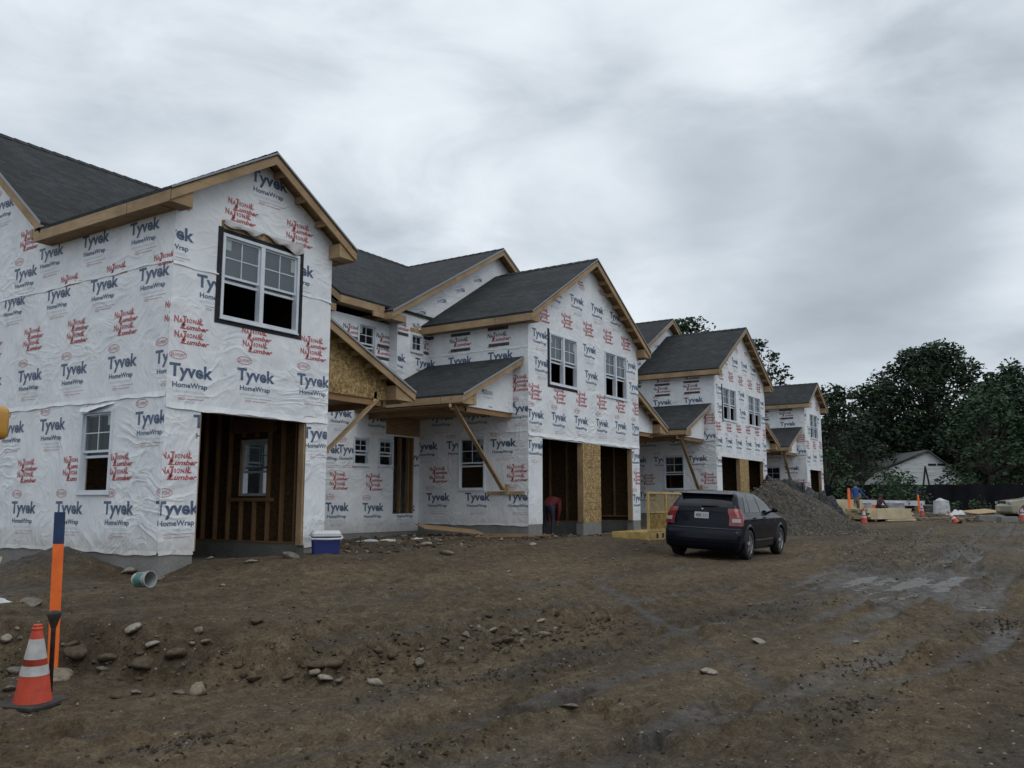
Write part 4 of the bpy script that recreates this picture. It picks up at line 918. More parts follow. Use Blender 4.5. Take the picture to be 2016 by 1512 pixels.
s = MB(); s.box((44.3, 23.0, -.8), (51.3, 23.15, 5.4)); s.build('rear_wall', M_WRAP, H4)

# ------------------------------------------------------------------ car
def ramp1(z, tab):
    return float(np.interp(z, [t[0] for t in tab], [t[1] for t in tab]))
CAR1 = dict(xr=[(.20, .14), (.28, .03), (.42, -.01), (.60, .0), (.64, .05), (.80, .08), (.98, .13), (1.04, .14), (1.2, .21), (1.40, .40), (1.47, .49), (1.51, .62), (1.535, .95)],
            xf=[(.20, 4.25), (.28, 4.36), (.55, 4.41), (.70, 4.38), (.80, 4.30), (.90, 4.05), (.98, 3.55), (1.04, 3.2), (1.2, 2.95), (1.40, 2.45), (1.47, 2.25), (1.51, 2.0), (1.535, 1.7)],
            b=[(.20, .80), (.28, .855), (.45, .875), (.62, .885), (.80, .885), (.93, .875), (1.00, .85), (1.04, .825), (1.2, .77), (1.40, .68), (1.47, .62), (1.51, .50), (1.535, .30)],
            rad=[(.2, .12), (.6, .16), (1.0, .16), (1.2, .14), (1.45, .13), (1.535, .1)], wx=(.83, 3.47), wr=.335, track=.79)
CAR2 = dict(xr=[(.30, .1), (.40, .02), (.65, .0), (1.02, .06), (1.1, .12), (1.3, .25), (1.62, .42), (1.70, .55), (1.74, .9)],
            xf=[(.30, 4.45), (.40, 4.55), (.72, 4.58), (.76, 4.50), (.95, 4.44), (1.02, 4.15), (1.08, 3.5), (1.12, 3.25), (1.3, 3.0), (1.62, 2.6), (1.70, 2.4), (1.74, 2.0)],
            b=[(.30, .84), (.40, .88), (.70, .90), (1.0, .88), (1.1, .86), (1.3, .82), (1.62, .72), (1.70, .64), (1.74, .4)],
            rad=[(.2, .12), (1.0, .14), (1.5, .12), (1.74, .1)], wx=(.88, 3.62), wr=.36, track=.80)
def car_pt(C, d, z, off=0.0):
    """d metres round the body from the tail's centre towards the right (-y) side; returns a point"""
    x0, x1, b, r = ramp1(z, C['xr']), ramp1(z, C['xf']), ramp1(z, C['b']), ramp1(z, C['rad'])
    sg = -1 if d >= 0 else 1; d = abs(d); L1 = b-r; L2 = L1+r*math.pi/2; L3 = L2+(x1-x0-2*r); L4 = L3+r*math.pi/2
    if d <= L1: x, y, nx_, ny_ = x0, d, -1, 0
    elif d <= L2: a = (d-L1)/r; x, y, nx_, ny_ = x0+r-r*math.cos(a), L1+r*math.sin(a), -math.cos(a), math.sin(a)
    elif d <= L3: x, y, nx_, ny_ = x0+r+(d-L2), b, 0, 1
    elif d <= L4: a = (d-L3)/r; x, y, nx_, ny_ = x1-r+r*math.sin(a), b-r+r*math.cos(a), math.sin(a), math.cos(a)
    else: x, y, nx_, ny_ = x1, max(0, L1-(d-L4)), 1, 0
    bow = .05*(y/b)**2 if d < L2 else (-.10*(y/b)**2 if d > L3 else 0)
    if x < 1 and d <= L3: x += .05*(y/b)**2*max(0, 1-(x-x0)/.6)
    if d > L3 or x > x1-.8: x -= .14*(y/b)**2*max(0, 1-(x1-x)/.8)
    return (x+nx_*off, sg*(y+ny_*off), z)
def side_d(C, x, z):
    x0, b, r = ramp1(z, C['xr']), ramp1(z, C['b']), ramp1(z, C['rad']); return b-r+r*math.pi/2+(x-x0-r)
def make_car(name, label, C, paint, gmat, lights=True, front=False, rim_n=5):
    t = thing(name, label, 'car')
    zs = []
    tab = [a[0] for a in C['b']]
    for a, c in zip(tab[:-1], tab[1:]):
        n = max(1, int((c-a)/.035)); zs += [a+(c-a)*i/n for i in range(n)]
    zs.append(tab[-1]); s = MB(); NS = 150; rows = []
    for z in zs:
        x0, x1, b, r = ramp1(z, C['xr']), ramp1(z, C['xf']), ramp1(z, C['b']), ramp1(z, C['rad'])
        tot = (b-r)*2+r*math.pi+(x1-x0-2*r); rows.append([car_pt(C, tot*(i/NS)*(1), z) for i in range(NS+1)]+[car_pt(C, -tot*(i/NS), z) for i in range(NS-1, 0, -1)])
    n = len(rows[0]); vs = [p for r_ in rows for p in r_]; fs = []
    for j in range(len(rows)-1):
        for i in range(n):
            f = (j*n+i, j*n+(i+1) % n, (j+1)*n+(i+1) % n, (j+1)*n+i)
            cx_ = sum(vs[k][0] for k in f)/4; cy_ = sum(vs[k][1] for k in f)/4; cz_ = sum(vs[k][2] for k in f)/4
            if abs(cy_) > .55 and any((cx_-wx)**2+(cz_-C['wr'])**2 < (C['wr']+.075)**2 for wx in C['wx']): continue
            fs.append(f)
    s.add(vs, fs); s.f.append(tuple((len(rows)-1)*n+i for i in range(n))); s.m.append(0)
    body = s.build('body', paint, t, smooth=True, local=True)
    s = MB(); s.box((.25, -.62, .22), (C['xf'][2][1]-.3, .62, .85)); s.build('underbody', M_RUB, t, local=True)
    def patch(nm, d0, d1, z0, z1, off, m, par=None, nu=14, nv=8, slant=0, top=None):
        s = MB()
        def fn(u, v):
            z = z0+(z1-z0)*v; d = d0(z)+(d1(z)-d0(z))*u if callable(d0) else d0+(d1-d0)*u
            return car_pt(C, d, z, off)
        s.grid(fn, nu, nv); return s.build(nm, m, par or t, smooth=True, local=True)
    zb, zt = ramp1(0, [(0, 0)]), 0
    belt = [a[0] for a in C['b'] if a[0] >= 1.0][1]; topz = tab[-3]-.03
    rb = lambda z: ramp1(z, C['b'])-ramp1(z, C['rad'])*.75
    patch('rear_window', lambda z: -rb(z), lambda z: rb(z), belt+.02+(.10 if lights else 0), topz-.02, .006, gmat)
    # side windows: rear quarter, rear door, front door (both sides)
    for sg in (1, -1):
        for a, b_, c, d in ((.62, .90, .98, 1.12), (1.02, 1.14, 1.78, 1.76), (1.86, 1.84, 2.95, 2.42)):
            z0, z1 = belt+.015, topz-.03
            lo = lambda z, a=a, b_=b_: sg*side_d(C, a+(b_-a)*(z-z0)/(z1-z0), z); hi = lambda z, c=c, d=d: sg*side_d(C, c+(d-c)*(z-z0)/(z1-z0), z)
            patch('side_window', lo, hi, z0, z1, .006, gmat)
    s = MB(); s.grid(lambda u, v: (lambda p: (p[0]+.01, p[1], p[2]))(car_pt(C, (lambda z: (ramp1(z, C['b'])*2-2*ramp1(z, C['rad'])+ramp1(z, C['rad'])*math.pi+(ramp1(z, C['xf'])-ramp1(z, C['xr'])-2*ramp1(z, C['rad'])))-(u-.5)*2*rb(z))(belt+.02+(topz-belt-.05)*v), belt+.02+(topz-belt-.05)*v, .0)), 10, 6); s.build('windscreen', gmat, t, smooth=True, local=True)
    if lights:
        for sg in (1, -1):
            z0, z1 = .76, 1.14; L1 = lambda z: ramp1(z, C['b'])-ramp1(z, C['rad'])
            lt = patch('tail_light', lambda z: sg*(L1(z)-.09+.05*(z-z0)), lambda z: sg*(L1(z)+.30-.10*(z-z0)), z0, z1, .022, M_TAIL)
            patch('reversing_lamp', lambda z: sg*(L1(z)-.02), lambda z: sg*(L1(z)+.15), .84, .92, .030, M_LENS, lt, 5, 3)
            patch('turn_lens', lambda z: sg*(L1(z)-.02), lambda z: sg*(L1(z)+.18), 1.0, 1.08, .028, M_TAIL2, lt, 5, 3)
        s = MB(); s.grid(lambda u, v: (ramp1(1.46, C['xr'])-.16+.02*abs(u-.5)+v*.22-.0, (u-.5)*1.22, 1.455+.045*v), 10, 3); s.grid(lambda u, v: (ramp1(1.46, C['xr'])-.16+.02*abs(u-.5)+v*.16, (u-.5)*1.22, 1.452-.035*v), 10, 3); s.build('spoiler', paint, t, smooth=False, local=True)
        pl = MB(); xx = ramp1(.93, C['xr'])-.012; pl.box((xx-.012, -.165, .90), (xx, .165, 1.04)); p = pl.build('licence_plate', M_PLATE, t, local=True)
        s = MB()
        for tr in fitw('4ER 111', .27, .075, 0, 0, .02): s.quad(*[(xx-.0135, -a, .932+b_) for a, b_ in tr])
        s.build('plate_number', M_BLACK, p, local=True)
        s = MB(); xx = ramp1(1.18, C['xr'])-.03; s.tube([(xx-.0, .03, 1.175), (xx+.0, -.20, 1.185), (xx+.01, -.36, 1.20)], [.014, .012, .008], 6); s.build('wiper', M_RUB, t, local=True, smooth=True)
        s = MB(); s.grid(lambda u, v: car_pt(C, (u-.5)*2*.68, 1.065-.012*v+.0, .012), 12, 1); s.grid(lambda u, v: (lambda q: (q[0]-.02, q[1], q[2]))(car_pt(C, (u-.5)*2*.30, 1.055+.02*v, .012)), 6, 1); s.build('hatch_trim', paint, t, local=True)
        s = MB(); c = car_pt(C, 0, 1.1, .02); s.add([(c[0], c[1]-.03, 1.125), (c[0], c[1]+.03, 1.125), (c[0], c[1], 1.08)], [(0, 1, 2)]); s.build('badge', M_CHROME, t, local=True)
        patch('bumper_step', lambda z: -rb(z)-.1, lambda z: rb(z)+.1, .685, .70, .02, M_DARKP, None, 20, 1)
        patch('bumper_seam', lambda z: -(rb(z)+.55), lambda z: rb(z)+.55, .405, .415, .004, M_RUB, None, 30, 1)
        patch('hatch_seam', lambda z: -rb(z)-.05, lambda z: rb(z)+.05, .632, .64, .006, M_RUB, None, 20, 1)
    for sg in (1, -1):
        s = MB()
        for x in (1.02, 1.82, 2.86):
            s.grid(lambda u, v: car_pt(C, sg*side_d(C, x+.006*u+(.10*(1-v) if x < 1.1 else 0), .35+.66*v), .35+.66*v, .003), 1, 10)
        s.build('door_seams', M_RUB, body, local=True)
        s = MB(); s.grid(lambda u, v: car_pt(C, sg*side_d(C, 1.25+1.55*u, .42), .415+.02*v, .012), 10, 1); s.build('side_strip', M_CHROME if lights else M_RUB, t, local=True)
        for x in (1.15, 1.95):
            s = MB(); s.tube([car_pt(C, sg*side_d(C, x, .93), .93, .01), car_pt(C, sg*side_d(C, x+.08, .93), .93, .035), car_pt(C, sg*side_d(C, x+.16, .93), .93, .01)], .014, 6); s.build('door_handle', paint, t, local=True, smooth=True)
        s = MB(); m = 2.72; s.tube([car_pt(C, sg*side_d(C, m, belt), belt+.01, -.01), car_pt(C, sg*side_d(C, m-.04, belt), belt+.04, .09)], .025, 6)
        s.lathe([(.0, -.05), (.055, -.045), (.075, 0), (.06, .06), (.0, .085)], (m-.06, -sg*(ramp1(belt, C['b'])+.13), belt+.06), 12); s.build('mirror', paint, t, local=True, smooth=True)
    # flares, wheels
    for wx in C['wx']:
        for sg in (-1, 1):
            s = MB(); r0 = C['wr']+.05; yb = .885 if lights else .90
            def fl(u, v):
                a = math.pi*(-.06+1.12*u); rr = r0+.085*v; ybody = yb-.0; y = ybody+.028*math.sin(math.pi*(.25+.75*v))-.01
                return (wx+rr*math.cos(a), sg*y, C['wr']+rr*math.sin(a))
            s.grid(fl, 24, 4); s.grid(lambda u, v: (wx+r0*math.cos(math.pi*(-.06+1.12*u)), sg*(yb+.008-.25*v), C['wr']+r0*math.sin(math.pi*(-.06+1.12*u))), 24, 2)
            s.build('wheel_arch', paint, t, local=True, smooth=True)
            w = MB(); yc = sg*(C['track']); R_ = C['wr']; prof = [(R_*.66, -.10), (R_*.70, -.108), (R_*.93, -.105), (R_, -.085), (R_, .085), (R_*.93, .105), (R_*.70, .108), (R_*.66, .10)]
            w.lathe([(a, b_) for a, b_ in prof], (wx, yc, R_), 36, axis='y', caps=False); w.lathe([(R_*.66, 0), (R_*.3, .0)], (wx, yc+sg*.0, R_), 24, axis='y')
            wh = w.build('wheel', M_RUB, t, local=True, smooth=True)
            s = MB(); yo = yc+sg*.085
            s.lathe([(R_*.70, -.03), (R_*.70, .012), (R_*.64, .014), (R_*.62, -.03)] if sg > 0 else [(R_*.70, .03), (R_*.70, -.012), (R_*.64, -.014), (R_*.62, .03)], (wx, yo, R_), 32, axis='y', caps=False)
            for k in range(rim_n):
                a = 2*math.pi*k/rim_n+.3; c, sn = math.cos(a), math.sin(a)
                P = [(.03, -.055), (R_*.64, -.035), (R_*.64, .035), (.03, .055)]
                s.prism([(wx+p[0]*c-p[1]*sn, yo-sg*.012, R_+p[0]*sn+p[1]*c) for p in P], (0, sg*.02, 0))
            s.lathe([(.06, -.01), (.06, .015), (.0, .02)] if sg > 0 else [(.06, .01), (.06, -.015), (.0, -.02)], (wx, yo, R_), 16, axis='y'); s.build('rim', M_CHROME, wh, local=True)
    if front:
        for sg in (1, -1):
            s = MB(); x = ramp1(.88, C['xf']); s.box((x-.20, sg*.56, .80), (x-.02, sg*.84, .94)); s.build('headlight', M_LENS, t, local=True, bevel=.02)
        s = MB(); x = ramp1(.86, C['xf'])
        for k in range(7): s.box((x-.05, -.42+k*.125, .80), (x+.012, -.42+k*.125+.07, .96))
        s.build('grille', M_RUB, t, local=True)
        s = MB(); s.grid(lambda u, v: car_pt(C, (u*1.35+3.3)*1, .50+.20*v, .03), 20, 3); s.grid(lambda u, v: car_pt(C, -(u*1.35+3.3), .50+.20*v, .03), 20, 3); s.build('bumper', M_GREYP, t, local=True, smooth=True)
    return t
M_RUB = mat('tyre_rubber', (.012, .012, .013), .75)
M_TAIL = mat('tail_lens', (.17, .004, .005), .12, spec=.8); M_TAIL2 = mat('turn_lens', (.22, .01, .01), .12)
M_LENS = mat('clear_lens', (.34, .30, .29), .2)
M_CHROME = mat('bright_metal', (.55, .56, .58), .25, metal=.9)
M_DARKP = mat('dark_trim', (.05, .055, .07), .25)
M_GREYP = mat('grey_plastic', (.16, .155, .14), .5)
M_PLATE = mat('plate_white', (.50, .51, .52), .4)
def carp(c, dirt):
    def f(t, b):
        p = objco(t); n = noise(t, p, 3, 5, .6)
        t.links.new(mix(t, ramp(t, n, [(.45, 0.), (.8, .35)]), c, dirt), b.inputs['Base Color']); t.links.new(ramp(t, n, [(.4, .10), (.8, .35)]), b.inputs['Roughness'])
        b.inputs['Coat Weight'].default_value = .06; b.inputs['Coat Roughness'].default_value = .1; b.inputs['Specular IOR Level'].default_value = .16
    return f
M_PAINT = mat('dark_blue_paint', (.01, .014, .024), .2, build=carp((.004, .006, .013), (.016, .014, .013)))
M_BEIGE = mat('beige_paint', (.30, .28, .21), .3, build=carp((.33, .31, .24), (.2, .17, .12)))
M_CARG = mat('tinted_glass', (.006, .008, .010), .03, spec=.45)
car = make_car('parked_car', 'dark blue hatchback seen from behind, parked on the dirt before the houses', CAR1, M_PAINT, M_CARG)
car.location = (18.377, 7.106, -1.213); car.rotation_euler = (R(2.62), 0, R(1.5)); car.scale = (.98, .98, .98)
jeep = make_car('parked_car', 'beige sport utility car with grey bumper, cut by the right edge', CAR2, M_BEIGE, M_CARG, lights=False, front=True)
jeep.rotation_euler = (0, 0, R(118))
# front left corner near (46.5, 3.5)
jeep.location = (55.4, -.35, -.86)

def unproj(px, py, z):
    f = 1700.; x = (px-1008)/f; y = (756-py)/f; F = Vector((math.cos(PITCH)*math.cos(AZ), math.cos(PITCH)*math.sin(AZ), math.sin(PITCH))); Rr = Vector((math.sin(AZ), -math.cos(AZ), 0)); U = Rr.cross(F)
    d = F+Rr*x+U*y; return d
# ------------------------------------------------------------------ small site objects
M_CONE = mat('cone_orange', rough=.55, build=varied((.42, .045, .02), (.60, .075, .035), 5, bs=.1)); M_REFL = mat('cone_band', rough=.5, build=varied((.36, .36, .36), (.55, .55, .54), 7, bs=0))
M_BASE = mat('cone_base', rough=.8, build=varied((.018, .018, .018), (.06, .05, .042), 6))
def make_cone(label, loc, group=None):
    t = thing('traffic_cone', label, 'traffic cone', loc, 0, group)
    s = MB(); s.lathe([(.155, .03), (.15, .05), (.135, .12), (.115, .2535)], n=28, caps=False); s.lathe([(.098, .335), (.0875, .385)], n=28, caps=False); s.lathe([(.055, .555), (.042, .62), (.045, .64), (.036, .65), (.036, .668), (.024, .672)], n=28)
    s.lathe([(.115, .2535), (.098, .335), (.0875, .385), (.055, .555)], n=28, caps=False)
    s.build('cone_body', M_CONE, t, smooth=False, local=True)
    s = MB(); s.lathe([(.1168, .255), (.1, .335)], n=28, caps=False); s.build('reflective_band', M_REFL, t, smooth=True, local=True)
    s = MB(); s.lathe([(.0892, .388), (.057, .553)], n=28, caps=False); s.build('reflective_band', M_REFL, t, smooth=True, local=True)
    s = MB(); P = []
    for a, b in ((-1, -1), (1, -1), (1, 1), (-1, 1)): P += [(a*.21+(b*.04 if a*b > 0 else -0)*0-(a*.04 if a*b < 0 else 0)*0, b*.15, 0), ]
    k = .06; w = .22; P = [(-w, -w+k, 0), (-w+k, -w, 0), (w-k, -w, 0), (w, -w+k, 0), (w, w-k, 0), (w-k, w, 0), (-w+k, w, 0), (-w, w-k, 0)]
    s.prism(P, (0, 0, .035)); s.build('cone_base', M_BASE, t, local=True, bevel=.008); return t
CG = 'orange traffic cones on the site'
c0 = make_cone('large orange traffic cone with two white bands on a black base, nearest the camera', (4.19, 7.64, gz(4.19, 7.64)-.0), CG)
c0.rotation_euler = (R(1.5), R(-2), R(20))
for x, y, lab, rot in ((40.5, 8.05, 'small traffic cone standing in front of the low lumber stack', (0, 0, .4)), (42.0, 4.55, 'traffic cone leaning over in the bare dirt right of the lumber', (R(-28), R(22), .2)), (48.6, 2.45, 'traffic cone before the beige car at the right edge', (0, 0, .1)), (55.0, 7.75, 'pale distant traffic cone beside the right-hand orange stake', (0, 0, .8))):
    dup(c0, (x, y, gz(x, y)-.03), rot, lab)
M_STK = mat('stake_orange', rough=.65, build=varied((.78, .13, .02), (.95, .19, .03), 4, bs=.15)); M_STB = mat('stake_blue', rough=.65, build=varied((.012, .03, .085), (.02, .05, .13), 8, bs=.15))
def stake(lab, x, y, h, w, blue, lean, rz, zb=None):
    z = gz(x, y)-.1 if zb is None else zb
    t = thing('survey_stake', lab, 'survey stake', (x, y, z), rz, 'orange survey stakes')
    lx, ly = lean; hb = h-blue
    P = lambda zz_: (lx*zz_/h, ly*zz_/h)
    s = MB(); a, b = (0, 0), P(hb); s.add([(a[0]-w/2, a[1]-.011, 0), (a[0]+w/2, a[1]-.011, 0), (a[0]+w/2, a[1]+.011, 0), (a[0]-w/2, a[1]+.011, 0), (b[0]-w/2, b[1]-.011, hb), (b[0]+w/2, b[1]-.011, hb), (b[0]+w/2, b[1]+.011, hb), (b[0]-w/2, b[1]+.011, hb)], [(3, 2, 1, 0), (4, 5, 6, 7), (0, 1, 5, 4), (1, 2, 6, 5), (2, 3, 7, 6), (3, 0, 4, 7)]); s.build('painted_shaft', M_STK, t, local=True, bevel=.002)
    if blue:
        s = MB(); a, b = P(hb), P(h); s.add([(a[0]-w/2, a[1]-.0112, hb), (a[0]+w/2, a[1]-.0112, hb), (a[0]+w/2, a[1]+.0112, hb), (a[0]-w/2, a[1]+.0112, hb), (b[0]-w/2, b[1]-.011, h), (b[0]+w/2, b[1]-.011, h), (b[0]+w/2, b[1]+.011, h), (b[0]-w/2, b[1]+.011, h)], [(3, 2, 1, 0), (4, 5, 6, 7), (0, 1, 5, 4), (1, 2, 6, 5), (2, 3, 7, 6), (3, 0, 4, 7)]); s.build('blue_top', M_STB, t, local=True)
    return t
# board face turned to the camera; x' axis of the stake along the camera's right
rzs = AZ-math.pi/2
stake('tall orange survey stake with dark blue top behind the nearest cone', 4.80, 8.44, 1.62, .10, .31, (-.035, 0), rzs, -1.71)
stake('orange survey stake without blue top, in front of the man in blue', 43.3, 9.22, 1.62, .12, 0, (0, 0), rzs)
stake('orange survey stake with blue top at the end of the white beams', 62.4, 8.92, 1.62, .13, .42, (-.08, 0), rzs)
stake('short orange stake half hidden behind the man in blue', 50.8, 9.55, .72, .16, 0, (0, 0), rzs)
# black plunger-like post beside the cone
s = MB(); s.lathe([(.02, 0), (.02, .58), (.026, .60), (.045, .66), (.062, .71), (.060, .725), (.03, .74), (0, .745)], (0, 0, 0), 14)
o = s.build('curb_key', mat('black_iron', rough=.7, build=varied((.014, .012, .011), (.05, .035, .026), 20)), local=True, smooth=True); rd_ = unproj(98, 1368, 0)*(-1.70/unproj(98, 1368, 0).z); o.location = (rd_.x, rd_.y, gz(rd_.x, rd_.y)-.02); o.rotation_euler = (R(2), R(-2), 0)
o.name = 'valve_rod'; tag(o, 'black iron rod with flared cup top, leaning behind the nearest cone', 'rod')
# bucket lying on its side
t = thing('bucket', 'white plastic bucket with green print lying open on its side by the foundation', 'bucket', (0, 0, 0), 0)
M_BK = mat('bucket_white', rough=.45, build=varied((.22, .24, .24), (.40, .42, .42), 6, bs=.05)); M_GRN = mat('bucket_green', rough=.5, build=varied((.03, .12, .09), (.07, .2, .16), 14, bs=0))
s = MB(); s.lathe([(.0, 0), (.128, 0), (.132, .01), (.150, .36), (.158, .362), (.158, .375), (.147, .376), (.144, .36), (.127, .02), (0, .02)], n=32, caps=False); s.build('pail', M_BK, t, smooth=False, local=True)
s = MB()
for a0, a1 in ((-.2, 1.3), (1.8, 3.2), (3.6, 5.4)): s.grid(lambda u, v: ((.1335+.0145*((.07+.2*v)/.35)+.003)*math.cos(a0+(a1-a0)*u), (.1335+.0145*((.07+.2*v)/.35)+.003)*math.sin(a0+(a1-a0)*u), .07+.2*v+.02*math.sin(u*9)), 12, 4)
s.build('printed_label', M_GRN, t, smooth=True, local=True)
s = MB(); s.lathe([(.153, .31), (.158, .312), (.158, .322), (.153, .324)], n=32, caps=False); s.build('rim_ring', M_BK, t, local=True)
bp_d = unproj(268, 1147, 0); t.rotation_euler = (R(0), R(86), R(-82)); bxy = bp_d*(-1.09/bp_d.z); t.scale = (.72, .72, .72); t.location = (bxy.x, bxy.y, gz(bxy.x, bxy.y)+.10)
# cooler
ck = thing('cooler', 'small dark blue picnic cooler with white lid and handle beside the garage corner', 'cooler', (11.55, 11.62, gz(11.55, 11.62)-.02), R(-42))
ck.scale = (1.18, 1.18, 1.18)
M_CB = plastic('cooler_blue', (.018, .03, .16), .4); M_CW = plastic('cooler_white', (.60, .61, .62), .4, .9)
def taper(s, w0, d0, w1, d1, z0, z1, r=.05, m=0, n=5):
    def ring(w, d, z):
        o = []
        for cx_, cy_, a0 in ((w/2-r, d/2-r, 0), (-w/2+r, d/2-r, 90), (-w/2+r, -d/2+r, 180), (w/2-r, -d/2+r, 270)):
            for k in range(n+1): a = R(a0+90*k/n); o.append((cx_+r*math.cos(a), cy_+r*math.sin(a), z))
        return o
    A, B = ring(w0, d0, z0), ring(w1, d1, z1); k = len(A)
    s.add(A+B, [tuple(range(k))[::-1], tuple(range(k, 2*k))]+[(i, (i+1) % k, (i+1) % k+k, i+k) for i in range(k)], m)
s = MB(); taper(s, .40, .27, .44, .30, 0, .29); s.build('cooler_body', M_CB, ck, local=True)
s = MB(); taper(s, .455, .315, .46, .32, .291, .33, .06); taper(s, .46, .32, .40, .26, .331, .375, .06); ld = s.build('lid', M_CW, ck, local=True)
s = MB(); s.tube([(-.235, 0, .30), (-.245, -.13, .27), (-.22, -.20, .255), (0, -.215, .25), (.22, -.20, .255), (.245, -.13, .27), (.235, 0, .30)], .016, 8); s.build('handle', M_CW, ck, local=True, smooth=True)
# loose boards and sheets
M_PVC = plastic('plastic_film', (.55, .57, .59), .35, .85)
def board(name, lab, cat, cen, size, rz, tilt=(0, 0), m=None, dz=.03, warp=0, group=None):
    s = MB(); a, b, c = size
    s.grid(lambda u, v: ((u-.5)*a, (v-.5)*b, c/2+warp*math.sin(u*3+v*2)), 8, 4); s.grid(lambda u, v: ((u-.5)*a, (.5-v)*b, -c/2+warp*math.sin(u*3+(1-v)*2)), 8, 4)
    for e in (0, 1):
        s.grid(lambda u, v: ((u-.5)*a, (e-.5)*b, c*(v-.5)+warp*math.sin(u*3+e*2)), 8, 1); s.grid(lambda u, v: ((e-.5)*a, (u-.5)*b, c*(v-.5)+warp*math.sin(e*3+u*2)), 8, 1)
    o = s.build(name, m or M_PLY, None); o.location = (cen[0], cen[1], gz(*cen)+dz); o.rotation_euler = (R(tilt[0]), R(tilt[1]), rz)
    return tag(o, lab, cat, group)
board('plywood_sheet', 'weathered plywood offcut lying tilted on rubble before the recessed entry', 'plywood', (18.1, 13.75), (1.7, .75, .02), R(-30), (8, 6), M_PLY, .16)
board('scrap_board', 'long thin scrap board on the dirt right of the plywood offcut', 'board', (18.6, 12.1), (1.9, .09, .035), R(-42), (0, 1), M_STUD, .10)
board('scrap_board', 'short thin scrap board just in front of the longer scrap board', 'board', (17.6, 11.9), (1.2, .06, .03), R(-38), (0, 0), M_STUD, .08)
board('plywood_sheet', 'tan plywood sheet lying on gravel near the black fence', 'plywood', (57.0, 4.9), (2.4, 1.2, .03), R(-30), (7, -3), mat('tan_sheet', rough=.7, build=varied((.30, .2, .1), (.4, .28, .15), 3, (1, 6, 1), uv=True)), .16)
board('scrap_board', 'long pale board lying right of the low lumber stack', 'board', (42.7, 6.9), (2.4, .12, .06), R(-20), (0, 0), M_PALE, .08)
board('scrap_board', 'long thin grey board half sunk in dirt behind the leaning cone', 'board', (46.5, 5.9), (5.4, .10, .05), R(-42), (0, 0), M_PLY, .12)
board('scrap_board', 'broken board with pale end poking from the dirt mound at the left edge', 'board', (8.0, 16.1), (.9, .14, .03), R(60), (4, -8), M_PALE, .12)
rs = random.Random(5)
def film(name, lab, x, y, w, d, h, n=14, m=None, cat='plastic film'):
    s = MB(); ph = rs.random()*9
    s.grid(lambda u, v: ((u-.5)*w*(1-.25*abs(math.sin(v*5+ph))), (v-.5)*d*(1-.3*abs(math.sin(u*6+ph))), h*(.35+.65*abs(math.sin(u*7+ph)*math.cos(v*5+ph*2)))*(1-abs(2*u-1)**4)*(1-abs(2*v-1)**4)), n, n)
    o = s.build(name, m or M_PVC, None, smooth=False); o.location = (x, y, gz(x, y)+.0); o.rotation_euler = (0, 0, rs.random()*3); return tag(o, lab, cat)
film('plastic_film', 'torn strip of white plastic film on the dirt before the entry recess', 15.6, 13.9, 1.2, .25, .06)
film('plastic_film', 'small scrap of white film left of the plywood offcut', 16.6, 13.6, .4, .15, .04)
film('plastic_film', 'crumpled clear film beside the wrapped pallet', 55.6, 6.0, 1.6, .8, .3)
film('plastic_film', 'dirty white plastic rag caught on the slope at the left edge', 5.4, 10.9, .7, .35, .08)
# yellow lift cage with mesh
yl = thing('lift_platform', 'yellow steel lift platform with tall mesh guard, left of the dark car', 'lift platform', (20.45, 9.25, gz(20.45, 9.4)-.03), R(2))
M_YEL = mat('yellow_paint', rough=.5, build=varied((.36, .25, .07), (.55, .41, .15), 5, bs=.2)); M_YWEAR = mat('worn_yellow', rough=.6, build=varied((.16, .10, .03), (.5, .33, .06), 12, bs=.2))
s = MB(); s.box((0, 0, .0), (2.6, .06, .22)); s.box((0, .94, 0), (2.6, 1.0, .22)); s.box((0, .06, 0), (.06, .94, .22)); s.box((2.54, .06, 0), (2.6, .94, .22)); s.box((.06, .06, .16), (2.54, .94, .19)); s.build('platform', M_YEL, yl, local=True)
for x in (.04, 1.25, 2.5):
    s = MB(); s.box((x, -.012, .22), (x+.055, .045, 1.24)); s.build('guard_post', M_YEL, yl, local=True)
for z0, z1 in ((1.19, 1.24), (.70, .725), (.225, .28)):
    s = MB(); s.box((.096, -.008, z0), (2.49, .04, z1)); s.build('guard_rail', M_YEL, yl, local=True)
def mesh_panel(s, x0, x1, z0, z1, y, st, w):
    n = int((x1-x0+z1-z0)/st)
    for sg in (1, -1):
        for k in range(-1, n+2):
            c = k*st-(z1-z0 if sg > 0 else 0)
            pts = []
            # line x = x0 + c + sg*(z-z0)
            za, zb_ = z0, z1; xa, xb = x0+c+(0 if sg > 0 else 0), x0+c+sg*(z1-z0)
            dx = xb-xa
            t0, t1 = 0., 1.
            for lo in (x0,):
                pass
            ts = sorted(((x0-xa)/dx, (x1-xa)/dx)); t0 = max(0, ts[0]); t1 = min(1, ts[1])
            if t1-t0 < .02: continue
            p = Vector((xa+dx*t0, y, za+(zb_-za)*t0)); q = Vector((xa+dx*t1, y, za+(zb_-za)*t1)); s.beam(p, q, w, .006, up=(0, 1, 0))
for a, b in ((.10, 1.25), (1.31, 2.5)):
    s = MB(); mesh_panel(s, a, b, .28, .70, .015, .06, .013); s.build('expanded_mesh', M_YWEAR, yl, local=True)
    s = MB(); mesh_panel(s, a, b, .725, 1.19, .015, .055, .0035); s.build('wire_mesh', M_YWEAR, yl, local=True)
for a in (.55, .95):
    s = MB(); s.box((a, -.012, .06), (a+.12, -.001, .17)); s.build('fork_pocket', M_RUB, yl, local=True)

